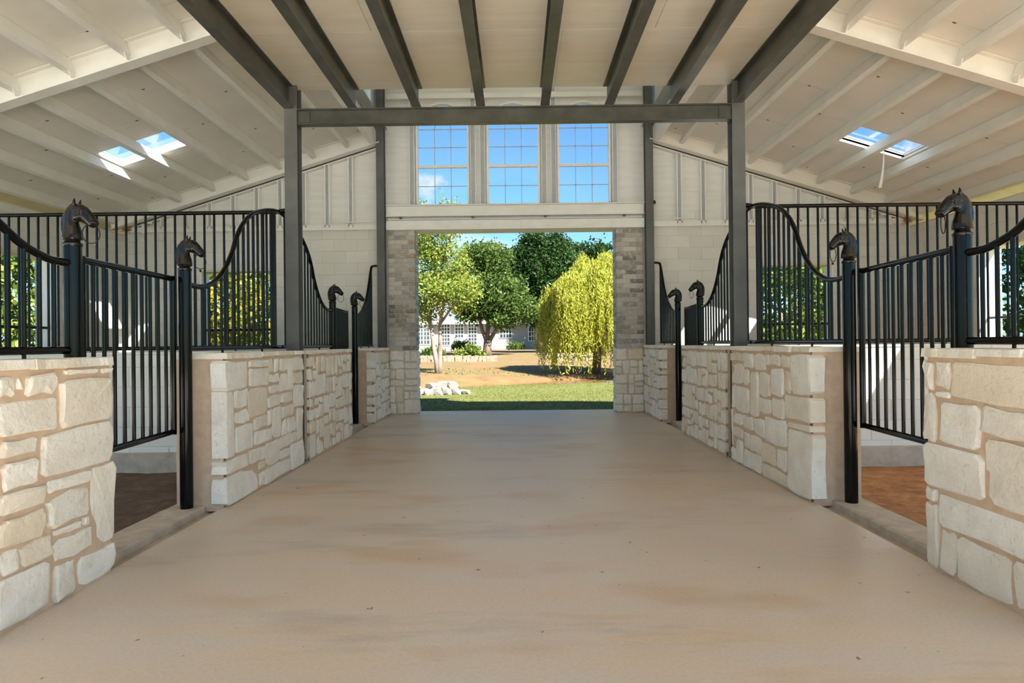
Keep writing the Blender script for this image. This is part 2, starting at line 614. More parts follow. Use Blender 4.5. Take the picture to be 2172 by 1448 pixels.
# ------------------------------------------------------------------ ground and floors
WATER = -0.315


def gz(x, y):
    """height of the ground outside"""
    if y < 10.9:
        h = -0.10
    else:
        px = [10.9, 13, 16, 19.5, 21.6, 22.6, 23.8, 24.6, 26, 30, 34, 40, 46, 56, 75, 120]
        pz = [-0.05, -0.13, -0.20, -0.24, -0.28, -0.46, -0.46, -0.20, -0.08, 0.06, 0.20, 0.46, 0.55, 0.66, 0.9, 1.2]
        yy = y - .35 * max(-9, min(9, x)) * max(0.0, min(1.0, (y - 15) / 5)) * max(0.0, min(1.0, (33 - y) / 5))
        h = float(np.interp(yy, px, pz))
    if y > 11.5:
        h += 0.05 * mnoise.noise(Vector((x * 0.35, y * 0.35, 0.3)))
    return h


gx = sorted(set([-90, -60, -40, -28, -20, -16] + [round(-13 + 0.5 * i, 2) for i in range(53)] + [16, 20, 28, 40, 60, 90]))
gy = sorted(set([-70, -45, -28, -18, -10, -4, 0, 4, 8, 10.85] + [round(11 + 0.4 * i, 2) for i in range(52)] + [33, 35, 38, 41, 45, 50, 56, 65, 80, 100, 130]))
mb = MB()
for y in gy:
    for x in gx:
        mb.v.append((x, y, gz(x, y)))
nx = len(gx)
for j in range(len(gy) - 1):
    for i in range(nx - 1):
        a = j * nx + i
        mb.f.append((a, a + 1, a + nx + 1, a + nx))
struct('ground', mb, 'ground', 'green lawn running down to orange dirt beyond the barn door', smooth='all')

# aisle slab; gravel around it is added out of view to bounce sunlight indoors
struct('floor', MB().box(-2.2, 2.2, -1.2, 11.0, -0.12, 0.0), 'aisle_concrete', 'wide tan concrete aisle floor between the stalls')
struct('floor_bounce_apron', MB().box(-9.5, 9.5, -16.0, -1.2, -0.12, -0.004), 'bounce_gravel', 'pale gravel apron added unseen behind the camera to bounce sunlight')
struct('floor_bounce_yard', MB().box(8.0, 16.0, -16.0, 2.0, -0.12, -0.03), 'bounce_gravel', 'pale gravel yard added unseen right of the barn to bounce sunlight')
struct('floor_path', MB().box(-20.0, -7.5, -16.0, 5.5, -0.12, -0.03), 'bounce_gravel', 'pale gravel path added unseen left of the barn to bounce sunlight')
for s, sn in SIDES:
    # rough dirt floor of the stalls, sunlight put into the right one's colour
    mb = MB()
    xs = np.linspace(2.56, 6.8, 34)
    ys = np.linspace(1.0, 10.6, 60)
    for y in ys:
        for x in xs:
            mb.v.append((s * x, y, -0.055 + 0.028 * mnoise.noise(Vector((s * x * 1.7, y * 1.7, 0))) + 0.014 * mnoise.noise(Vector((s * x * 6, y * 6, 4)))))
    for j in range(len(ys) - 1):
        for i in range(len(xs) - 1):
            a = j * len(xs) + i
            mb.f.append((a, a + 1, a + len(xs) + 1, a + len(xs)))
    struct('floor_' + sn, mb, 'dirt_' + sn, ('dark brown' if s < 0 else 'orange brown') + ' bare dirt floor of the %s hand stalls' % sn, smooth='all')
    # threshold curb, with a sunken gutter strip between it and the slab
    t = empty('trim_threshold_' + sn, (s * 2.4, 6.3, -0.1), 'rough concrete curb and gutter along the %s hand stalls' % sn, kind='structure')
    mb = MB()
    ys = np.linspace(1.0, 10.5, 80)
    prof = [(2.20, -0.12), (2.20, -0.05), (2.32, -0.042), (2.325, 0.008), (2.345, 0.018), (2.57, 0.018), (2.578, 0.008), (2.58, -0.12)]
    o0 = 0
    for j, y in enumerate(ys):
        for (px, pz) in prof:
            w = 0.005 * mnoise.noise(Vector((px * 9, y * 7, s)))
            mb.v.append((s * (px + (w if px > 2.25 else 0)), y, pz + w * 0.6))
    n = len(prof)
    for j in range(len(ys) - 1):
        for i in range(n - 1):
            a = j * n + i
            mb.f.append((a, a + 1, a + n + 1, a + n))
    obj('curb', mb, 'curb_concrete', t)


# ------------------------------------------------------------------ stone half walls
def split_ashlar(u0, v0, u1, v1, rnd, out, amin=0.018, amax=0.085):
    w, h = u1 - u0, v1 - v0
    a = w * h
    tgt = rnd.uniform(amin, amax)
    if (a < tgt and w / h < 3.2 and h / w < 2.8) or (w < 0.16 and h < 0.2):
        out.append((u0, v0, u1, v1))
        return
    f = rnd.uniform(0.34, 0.66)
    if w / h > rnd.uniform(0.6, 1.15):
        m = u0 + w * f
        split_ashlar(u0, v0, m, v1, rnd, out, amin, amax)
        split_ashlar(m, v0, u1, v1, rnd, out, amin, amax)
    else:
        m = v0 + h * f
        split_ashlar(u0, v0, u1, m, rnd, out, amin, amax)
        split_ashlar(u0, m, u1, v1, rnd, out, amin, amax)


def stone_mb(rect, fmap, rnd, depth, back=-0.02, jit=0.010):
    u0, v0, u1, v1 = rect
    w, h = u1 - u0, v1 - v0
    jit = min(jit, 0.12 * min(w, h))
    cu = min(0.10 * w, 0.025)
    cv = min(0.10 * h, 0.025)
    ring = [(u0 + cu, v0), (u0 + w * .5, v0), (u1 - cu, v0), (u1, v0 + cv), (u1, v0 + h * .5), (u1, v1 - cv),
            (u1 - cu, v1), (u0 + w * .5, v1), (u0 + cu, v1), (u0, v1 - cv), (u0, v0 + h * .5), (u0, v0 + cv)]
    ring = [(a + rnd.uniform(-jit, jit), b + rnd.uniform(-jit, jit)) for a, b in ring]
    mu, mv = (u0 + u1) / 2, (v0 + v1) / 2
    ins = min(0.014, 0.16 * min(w, h))
    mb = MB()
    tilt_u, tilt_v = rnd.uniform(-.008, .008), rnd.uniform(-.008, .008)

    def wz(a, b, d):
        return d + tilt_u * (a - mu) / max(w, .01) * 2 + tilt_v * (b - mv) / max(h, .01) * 2
    r0 = [fmap(a, b, back) for a, b in ring]
    r1 = [fmap(a, b, wz(a, b, depth * 0.62)) for a, b in ring]
    r2 = []
    for a, b in ring:
        da, db = mu - a, mv - b
        L = math.hypot(da, db) or 1
        q = ins * rnd.uniform(0.7, 1.5)
        r2.append(fmap(a + da / L * q, b + db / L * q, wz(a, b, depth + rnd.uniform(-.003, .003))))
    n = len(ring)
    vs = r0 + r1 + r2 + [fmap(mu + rnd.uniform(-.1, .1) * w, mv + rnd.uniform(-.1, .1) * h, depth + rnd.uniform(0, .006))]
    fs = []
    for i in range(n):
        j = (i + 1) % n
        fs.append((i, j, n + j, n + i))
        fs.append((n + i, n + j, 2 * n + j, 2 * n + i))
        fs.append((2 * n + i, 2 * n + j, 3 * n))
    return mb.add(vs, fs)


NL = [(2.648,1.021,2.672,1.07),(2.692,0.994,2.878,1.082),(2.93,1.071,3.14,1.095),(3.19,1.066,3.26,1.09),(2.546,0.821,2.876,0.974),(2.896,0.821,3.276,1.046),(2.558,0.731,2.756,0.8),(2.57,0.598,2.754,0.71),(2.774,0.608,3.278,0.803),(2.546,0.489,2.796,0.58),(2.816,0.527,3.09,0.587),(2.814,0.368,3.088,0.506),(3.108,0.179,3.28,0.589),(2.546,0.353,2.796,0.471),(2.854,0.312,3.026,0.348),(3.046,0.314,3.09,0.35),(2.656,0.246,2.836,0.333),(2.854,0.196,3.09,0.294),(2.53,0.019,2.822,0.225),(2.842,0.019,2.992,0.177),(3.012,0.016,3.28,0.159),(2.556,0.243,2.636,0.334),(2.36,0.86,2.52,1.07),(2.36,0.62,2.52,0.84),(2.36,0.30,2.52,0.60),(2.36,0.02,2.51,0.28),(2.54,0.995,2.63,1.08)]
NR = [(3.21,0.935,3.276,1.082),(3.084,0.95,3.19,1.082),(2.516,0.904,3.062,1.084),(3.194,0.671,3.28,0.914),(3.086,0.903,3.176,0.931),(2.89,0.671,3.15,0.884),(2.58,0.755,2.872,0.884),(2.872,0.433,3.276,0.649),(2.604,0.433,2.854,0.733),(3.186,0.359,3.28,0.415),(3.184,0.016,3.28,0.34),(2.484,0.248,3.166,0.412),(3.058,0.016,3.164,0.226),(2.724,0.016,3.038,0.229),(2.50,0.016,2.704,0.227),(2.36,0.75,2.49,1.08),(2.36,0.43,2.585,0.735),(2.36,0.02,2.47,0.41)]
L2 = [(4.54,0.873,4.94,1.083),(4.96,1.027,5.338,1.083),(4.96,0.87,5.338,1.009),(5.356,0.968,5.462,1.085),(5.482,0.968,5.58,1.082),(5.6,0.965,5.778,1.082),(5.796,0.775,5.908,1.085),(5.926,0.952,6.2,1.082),(5.356,0.876,5.564,0.948),(5.584,0.779,5.776,0.944),(5.928,0.834,6.2,0.934),(5.356,0.78,5.566,0.856),(5.95,0.6,6.2,0.812),(4.7,0.716,4.92,0.853),(4.94,0.625,5.302,0.851),(5.322,0.661,5.608,0.759),(5.626,0.665,5.918,0.753),(4.54,0.368,4.68,0.851),(4.698,0.596,4.922,0.697),(5.634,0.532,5.93,0.64),(5.322,0.508,5.406,0.641),(5.424,0.382,5.616,0.643),(5.05,0.508,5.302,0.606),(4.698,0.37,5.03,0.576),(5.634,0.373,5.75,0.511),(5.77,0.375,6.01,0.513),(6.03,0.267,6.2,0.578),(5.05,0.382,5.404,0.487),(5.568,0.265,6.01,0.353),(5.278,0.159,5.548,0.362),(4.944,0.239,5.26,0.349),(5.568,0.161,5.832,0.241),(5.85,0.016,6.2,0.247),(4.542,0.241,4.926,0.349),(4.54,0.016,5.11,0.219),(5.13,0.161,5.258,0.221),(5.13,0.018,5.21,0.139),(5.23,0.016,5.83,0.14)]
R2 = [(5.874,1.005,6.2,1.082),(5.63,0.952,5.856,1.084),(5.37,0.94,5.61,1.082),(5.272,0.983,5.35,1.083),(5.05,0.991,5.254,1.084),(4.87,0.984,5.03,1.082),(5.874,0.778,6.2,0.986),(5.738,0.786,5.852,0.931),(5.514,0.515,5.72,0.919),(5.274,0.716,5.496,0.92),(5.002,0.742,5.256,0.964),(4.87,0.789,4.984,0.964),(4.54,0.788,4.85,1.085),(6.094,0.54,6.2,0.759),(5.74,0.515,6.076,0.76),(5.248,0.565,5.496,0.698),(4.984,0.564,5.228,0.72),(4.54,0.578,4.966,0.769),(6.185,0.153,6.206,0.52),(5.89,0.391,6.165,0.49),(5.644,0.363,5.872,0.495),(5.37,0.353,5.626,0.497),(4.944,0.325,5.35,0.546),(4.54,0.516,4.926,0.56),(5.902,0.256,6.164,0.352),(4.54,0.016,4.912,0.496),(5.744,0.189,5.884,0.341),(5.47,0.189,5.726,0.332),(5.17,0.139,5.45,0.305),(4.932,0.137,5.15,0.305),(5.914,0.016,6.078,0.235),(5.47,0.016,5.896,0.169),(6.096,0.016,6.2,0.134),(4.932,0.016,5.45,0.119)]

WALL_TOP = 1.15
WX = 2.175          # mortar face on the aisle side
WB = 2.545          # back face
# (y0, y1, which ends are free, stone list, label words)
WALLS = {
    -1: [(2.36, 3.28, (0, 1), NL, 'half wall of big pale stones at the left edge, nearest the camera'),
         (4.54, 6.21, (1, 0), L2, 'half wall of pale stones between the left near gate and the grey column'),
         (6.39, 8.04, (0, 1), None, 'half wall of pale stones beyond the left grey column'),
         (9.27, 10.44, (1, 0), None, 'short stone half wall beside the left brick pillar')],
    1: [(2.36, 3.28, (0, 1), NR, 'half wall of big pale stones at the right edge, nearest the camera'),
        (4.54, 6.21, (1, 0), R2, 'half wall of pale stones between the right near gate and the grey column'),
        (6.39, 8.04, (0, 1), None, 'half wall of pale stones beyond the right grey column'),
        (9.27, 10.44, (1, 0), None, 'short stone half wall beside the right brick pillar')]}
rnd = random.Random(11)
for s, sn in SIDES:
    for wi, (y0, y1, ends, lst, lab) in enumerate(WALLS[s]):
        root = empty('stone_half_wall', (s * 2.36, (y0 + y1) / 2, 0), lab, 'stone wall', 'stone half walls along the aisle')
        e0 = 0.02 if ends[0] else 0.0
        e1 = 0.02 if ends[1] else 0.0
        # mortar core with a slightly wavy aisle face
        core = MB()
        nu, nv = max(4, int((y1 - y0) / 0.12)), 9
        core.box(s * (WX + 0.02), s * WB, y0 + e0, y1 - e1, -0.03, WALL_TOP - 0.035)
        o = len(core.v)
        for j in range(nv + 1):
            for i in range(nu + 1):
                u = y0 + e0 + (y1 - y0 - e0 - e1) * i / nu
                v = -0.03 + (WALL_TOP - 0.005) * j / nv
                core.v.append((s * (WX + 0.006 * mnoise.noise(Vector((u * 6, v * 6, s * 3.1)))), u, min(v, WALL_TOP - 0.035)))
        for j in range(nv):
            for i in range(nu):
                a = o + j * (nu + 1) + i
                core.f.append((a, a + 1, a + nu + 2, a + nu + 1))
        obj('mortar_core', core, 'mortar', root)
        if lst is None:
            out = []
            split_ashlar(y0, 0.012, y1, 1.092, rnd, out, 0.016, 0.075)
            g = 0.0135
            lst = [(a + (g if a > y0 + .01 else 0), b + g, c2 - (g if c2 < y1 - .01 else 0), d - g) for a, b, c2, d in out]

        def fmap(u, v, w):
            return (s * (WX - w), u, v)
        for rc in lst:
            atend = (ends[0] and rc[0] < y0 + 0.03) or (ends[1] and rc[2] > y1 - 0.03)
            obj('stone', stone_mb(rc, fmap, rnd, rnd.uniform(0.008, 0.019), -0.10 if atend else -0.02), 'limestone', root)
        # thin capping stones along the top
        u = y0
        while u < y1 - 0.05:
            L = min(rnd.uniform(0.22, 0.42), y1 - u)
            if y1 - (u + L) < 0.1:
                L = y1 - u
            h = rnd.uniform(0.034, 0.046)
            mbc = MB()
            n = 5
            top, bot = [], []
            x_in = WX - rnd.uniform(0.012, 0.03)
            pts = []
            for i in range(n + 1):
                uu = u + 0.004 + (L - 0.008) * i / n
                pts.append((uu, x_in + rnd.uniform(-.006, .008)))
            ring = [(s * x, uu) for uu, x in pts] + [(s * (WB + 0.005), u + L - 0.004), (s * (WB + 0.005), u + 0.004)]
            mbc.prism([(x, y, WALL_TOP - h) for x, y in ring], [(x + s * 0.004, y, WALL_TOP + rnd.uniform(-.004, .002)) for x, y in ring])
            obj('cap_stone', mbc, 'limestone', root)
            u += L

# ------------------------------------------------------------------ brick pillars
PIN, POUT = 1.72, 2.19
PY0, PY1 = 10.5, 10.86
for s, sn in SIDES:
    root = empty('brick_pillar', (s * 1.955, 10.68, 0), 'grey brick pillar on a pale stone base at the %s of the doorway' % sn, 'pillar', 'door pillars')
    obj('mortar_core', MB().box(s * (PIN + 0.012), s * POUT, PY0 + 0.012, PY1, -0.05, 3.16), 'brick_mortar', root)
    zb = 1.10
    ch = 2.05 / 26
    bh = ch - 0.010
    bd = 0.112
    for ci in range(26):
        z = zb + ci * ch + ch / 2
        segs = [(PIN, PIN + 0.235), (PIN + 0.235, POUT)] if ci % 2 == 0 else [(PIN, PIN + 0.115), (PIN + 0.115, PIN + 0.352), (PIN + 0.352, POUT)]
        if rnd.random() < 0.3 and ci % 2 == 0:
            segs = [(PIN, PIN + 0.16), (PIN + 0.16, PIN + 0.36), (PIN + 0.36, POUT)]
        for a, b in segs:
            me = box_mesh('brick', round(b - a - 0.010, 3), bd, round(bh, 4), 0.004, 'brick')
            inst('brick', me, (s * ((a + b) / 2), PY0 + bd / 2 + rnd.uniform(-.002, .002), z), root)
        # reveal towards the doorway
        me = box_mesh('brick', bd, round(PY1 - PY0 - bd - 0.02, 3), round(bh, 4), 0.004, 'brick')
        inst('brick', me, (s * (PIN + bd / 2), (PY0 + bd + 0.01 + PY1 - 0.01) / 2 + 0.005, z), root)
    out = []
    split_ashlar(PIN, 0.0, POUT, 1.095, rnd, out, 0.022, 0.075)
    for a, b, c2, d in out:
        g = 0.009

        def fmap(u, v, w):
            return (s * u, PY0 + 0.012 - w, v)
        inner = a < PIN + .01
        obj('stone', stone_mb((a + (0 if inner else g) - (0.015 if inner else 0), b + g, c2 - g, d - g), fmap, rnd, rnd.uniform(.02, .032), -0.09 if inner else -0.02), 'limestone', root)
    out = []
    split_ashlar(PY0 + 0.10, 0.0, PY1, 1.095, rnd, out, 0.02, 0.06)
    for a, b, c2, d in out:
        def fmap2(u, v, w):
            return (s * (PIN + 0.012 - w), u, v)
        obj('stone', stone_mb((a + .008, b + .008, c2 - .008, d - .008), fmap2, rnd, 0.028), 'limestone', root)


# ------------------------------------------------------------------ block walls
def clip_holes(a0, a1, b0, b1, holes):
    """axis-aligned rect minus one hole it touches; simple strips"""
    rects = [(a0, a1, b0, b1)]
    for (h0, h1, k0, k1) in holes:
        nr = []
        for (p0, p1, q0, q1) in rects:
            if p1 <= h0 or p0 >= h1 or q1 <= k0 or q0 >= k1:
                nr.append((p0, p1, q0, q1))
                continue
            if p0 < h0: nr.append((p0, h0, q0, q1))
            if p1 > h1: nr.append((h1, p1, q0, q1))
            m0, m1 = max(p0, h0), min(p1, h1)
            if q0 < k0: nr.append((m0, m1, q0, k0))
            if q1 > k1: nr.append((m0, m1, k1, q1))
        rects = nr
    return [r for r in rects if r[1] - r[0] > 0.03 and r[3] - r[2] > 0.03]


BL, BH, BP = 0.4064, 0.2032, 0.006


def block_face(root, axis, plane, sgn, a0, a1, b0, b1, holes):
    """courses of painted blocks, proud of the joint plane by BP. axis 'x' = wall runs along x"""
    ci = 0
    z = b0
    while z < b1 - 0.02:
        zt = min(z + BH, b1)
        a = a0 - (BL / 2 if ci % 2 else 0)
        while a < a1 - 0.01:
            p0, p1 = max(a, a0), min(a + BL, a1)
            for (r0, r1, q0, q1) in clip_holes(p0, p1, z, zt, holes):
                g = 0.0045
                w, h = r1 - r0 - g, q1 - q0 - g
                if w < 0.02 or h < 0.02:
                    continue
                c0, cz = (r0 + r1) / 2, (q0 + q1) / 2
                off = plane + sgn * (0.02 - BP)
                if axis == 'x':
                    inst('block', box_mesh('block', w, 0.04, h, 0.004, 'painted_block'), (c0, off, cz), root)
                else:
                    inst('block', box_mesh('block', 0.04, w, h, 0.004, 'painted_block'), (off, c0, cz), root)
            a += BL
        z = zt
        ci += 1


def wall_core(axis, p0, p1, a0, a1, b0, b1, holes):
    mb = MB()
    for (r0, r1, q0, q1) in clip_holes(a0, a1, b0, b1, holes):
        if axis == 'x':
            mb.box(r0, r1, p0, p1, q0, q1)
        else:
            mb.box(p0, p1, r0, r1, q0, q1)
    return mb


FW = 10.60          # inner face of the far block wall
OX = 6.80           # inner face of the outer walls
BT = 3.20           # top of block
OT = 3.14           # top of the outer walls
WZ0, WZ1 = 1.20, 2.53
HF = (4.16, 5.48, WZ0, WZ1)          # window in the far wall (x, z)
HS = (7.75, 9.06, WZ0, WZ1)          # window in the outer wall (y, z)
wn = 0
win_far, win_out = {}, {}
for s, sn in SIDES:
    hx = (min(s * HF[0], s * HF[1]), max(s * HF[0], s * HF[1]), HF[2], HF[3])
    a0, a1 = min(s * 2.2, s * OX), max(s * 2.2, s * OX)
    root = empty('wall_back_' + sn, (s * 4.5, FW + .1, 0), 'painted concrete block end wall of the %s hand stalls' % sn, kind='structure')
    obj('joint_backing', wall_core('x', FW + 0.0, FW + 0.24, a0, a1, -0.1, BT, [hx]), 'block_joint', root)
    obj('footing', MB().box(s * 2.56, s * OX, FW - 0.07, FW + 0.01, -0.10, 0.13), 'curb_concrete', root)
    block_face(root, 'x', FW, -1 * -1, a0, a1, -0.02, BT, [hx])
    # outer side wall
    root2 = empty('wall_' + sn, (s * OX, 7.8, 0), 'painted concrete block outer wall of the %s hand stalls' % sn, kind='structure')
    p = (s * OX, s * (OX + 0.24))
    obj('joint_backing', wall_core('y', p[0], p[1], 5.2, FW + 0.24, -0.1, OT, [HS]), 'block_joint', root2)
    block_face(root2, 'y', s * OX, s, 5.2, FW, -0.02, OT, [HS])
    obj('footing', MB().box(s * (OX - 0.07), s * (OX + 0.01), 5.2, FW, -0.10, 0.13), 'curb_concrete', root2)
    # outside brick reveals around the windows
    rb = MB()
    for zi in range(17):
        z = WZ0 + zi * 0.0785
        rb.box(s * (OX + 0.25), s * (OX + 0.35), HS[1], HS[1] + (0.2 if zi % 2 else 0.1), z, z + 0.069)
        rb.box(s * HF[0], s * (HF[0] - (0.2 if zi % 2 else 0.1)), FW + .25, FW + .35, z, z + 0.069)
    b = obj('outer_brick', rb, 'brick', root2)
    b['kind'] = 'stuff'
    # block below the rail between the two stalls
    root3 = empty('partition_wall', (s * 4.67, 6.3, 0), 'low painted block wall dividing the %s hand stalls under the bars' % sn, 'wall', 'stall dividers')
    c0, c1 = min(s * 2.555, s * (OX - .01)), max(s * 2.555, s * (OX - .01))
    obj('joint_backing', MB().box(c0, c1, 6.215, 6.385, -0.1, 1.13), 'block_joint', root3)
    block_face(root3, 'x', 6.215, 1, c0, c1, -0.02, 1.13, [])
    obj('cap', MB().box(c0, c1, 6.20, 6.40, 1.128, 1.15), 'painted_block', root3)
    obj('footing', MB().box(c0, c1, 6.12, 6.22, -0.10, 0.13), 'curb_concrete', root3)
    # window trims
    for kind in ('far', 'out'):
        wn += 1
        t = 0.035
        w = empty('window_%d' % wn, (s * 4.82, FW, WZ0) if kind == 'far' else (s * OX, 8.4, WZ0),
                  'open window with white jambs in the %s wall of the %s hand far stall' % ('end' if kind == 'far' else 'outer', sn), kind='structure')
        if kind == 'far':
            x0, x1 = s * HF[0], s * HF[1]
            y0, y1 = FW - 0.012, FW + 0.26
            sx = 1 if x1 > x0 else -1
            obj('jamb', MB().box(x0, x0 + sx * t, y0, y1, WZ0, WZ1), 'white_trim', w)
            obj('jamb', MB().box(x1 - sx * t, x1, y0, y1, WZ0, WZ1), 'white_trim', w)
            obj('head', MB().box(x0, x1, y0, y1, WZ1 - t, WZ1), 'soffit_board', w)
            obj('sill', MB().box(x0, x1, y0, y1 + .03, WZ0 - t, WZ0), 'white_trim', w)
            obj('guard_rail', MB().tube([(x0, FW + .12, 1.485), (x1, FW + .12, 1.485)], .02), 'black_paint', w, True)
        else:
            x0, x1 = s * (OX - 0.012), s * (OX + 0.26)
            obj('jamb', MB().box(x0, x1, HS[0], HS[0] + t, WZ0, WZ1), 'white_trim', w)
            obj('jamb', MB().box(x0, x1, HS[1] - t, HS[1], WZ0, WZ1), 'white_trim', w)
            obj('head', MB().box(x0, x1, HS[0], HS[1], WZ1 - t, WZ1), 'soffit_board', w)
            obj('sill', MB().box(x0, x1 + s * .03, HS[0], HS[1], WZ0 - t, WZ0), 'white_trim', w)
            obj('guard_rail', MB().tube([(s * (OX + .12), HS[0], 1.50), (s * (OX + .12), HS[1], 1.50)], .02), 'black_paint', w, True)

# ------------------------------------------------------------------ steel columns, cross beam, loft
CX = 2.28
YC = (6.30, 10.43)


def h_section(cx, cy, w, d, tf, tw, z0, z1):
    """vertical wide-flange column, flanges facing +-y"""
    mb = MB()
    mb.box(cx - w / 2, cx + w / 2, cy - d / 2, cy - d / 2 + tf, z0, z1)
    mb.box(cx - w / 2, cx + w / 2, cy + d / 2 - tf, cy + d / 2, z0, z1)
    mb.box(cx - tw / 2, cx + tw / 2, cy - d / 2 + tf, cy + d / 2 - tf, z0, z1)
    return mb


for s, sn in SIDES:
    for ci, yc in enumerate(YC):
        root = empty('steel_column', (s * CX, yc, 0), 'grey steel column %s, %s side' % (('at the loft beam', 'against the brick pillar')[ci], sn), 'column', 'steel columns')
        top = 4.6 if ci == 0 else 6.9
        obj('shaft', h_section(s * CX, yc, 0.13, 0.14, 0.011, 0.009, 0.0, top), 'column_steel', root)
        obj('base_plate', MB().box(s * CX - .075, s * CX + .075, yc - .075, yc + .075, -0.015, 0.012), 'column_steel', root)
        if ci == 0:
            obj('clip_plate', MB().box(s * (CX - .066), s * (CX - .075), yc - .05, yc + .05, 3.45, 3.62), 'dark_steel', root)

root = empty('loft_beam', (0, 6.27, 3.5), 'dark olive steel beam crossing the aisle under the loft', 'beam')
zb0, zb1 = 3.455, 3.615
obj('web', MB().box(-CX + .07, CX - .07, 6.265, 6.275, zb0 + .01, zb1 - .01), 'dark_steel', root)
obj('bottom_flange', MB().box(-CX + .07, CX - .07, 6.225, 6.315, zb0, zb0 + .012), 'dark_steel', root)
obj('top_flange', MB().box(-CX + .07, CX - .07, 6.225, 6.315, zb1 - .012, zb1), 'dark_steel', root)
for s in (-1, 1):
    obj('end_plate', MB().box(s * (CX - .07), s * (CX - .19), 6.253, 6.266, zb0 + .025, zb1 - .025), 'dark_steel', root)
ROOF_Y0 = -1.6  # unseen near end, drawn out to keep sun off the aisle floor
LOFT_Y0 = -0.8
JT = 3.855
for i in range(8):
    x = -2.30 + i * (4.58 / 7)
    pos = ['leftmost', 'second from the left', 'third from the left', 'fourth from the left', 'fourth from the right', 'third from the right', 'second from the right', 'rightmost'][i]
    root = empty('loft_joist', (x, 3, 3.62), 'dark steel joist under the loft boards, %s' % pos, 'joist', 'loft joists')
    y0, y1 = LOFT_Y0, 6.345
    obj('bottom_flange', MB().box(x - .045, x + .045, y0, y1, 3.617, 3.630), 'dark_steel', root)
    obj('web', MB().box(x - .005, x + .005, y0, y1, 3.630, JT - .012), 'dark_steel', root)
    obj('top_flange', MB().box(x - .045, x + .045, y0, y1 - .01, JT - .012, JT), 'dark_steel', root)
loft = empty('ceiling_loft', (0, 3, JT), 'cream painted boards forming the underside of the loft', kind='structure')
yb = [6.36, 5.19, 3.97, 2.75, 1.53, 0.31, LOFT_Y0]
for j in range(len(yb) - 1):
    xb = [-2.36, -0.02, 2.36] if j % 2 == 0 else [-2.36, -1.2, 1.2, 2.36]
    if j == 0:
        xb = [-2.36, 0.42, 2.36]
    for i in range(len(xb) - 1):
        obj('board', MB().box(xb[i] + .002, xb[i + 1] - .002, yb[j + 1] + .002, yb[j] - .002, JT + .001, JT + .02), 'loft_board', loft)
for s in (-1, 1):
    obj('edge_board', MB().box(s * 2.345, s * 2.37, LOFT_Y0, 6.36, JT - .0, JT + .14), 'soffit_board', loft)

# ------------------------------------------------------------------ lean-to roofs
RA, RB = 5.60, 0.311                # deck underside: z = RA - RB*|x|
NXR, NZR = RB / math.hypot(1, RB), 1 / math.hypot(1, RB)


def sl(s, x, y, h):
    return (s * (x + NXR * h), y, RA - RB * x + NZR * h)


def slab(mb, s, x0, x1, y0, y1, h0, h1):
    return mb.prism([sl(s, x0, y0, h0), sl(s, x1, y0, h0), sl(s, x1, y1, h0), sl(s, x0, y1, h0)],
                    [sl(s, x0, y0, h1), sl(s, x1, y0, h1), sl(s, x1, y1, h1), sl(s, x0, y1, h1)])


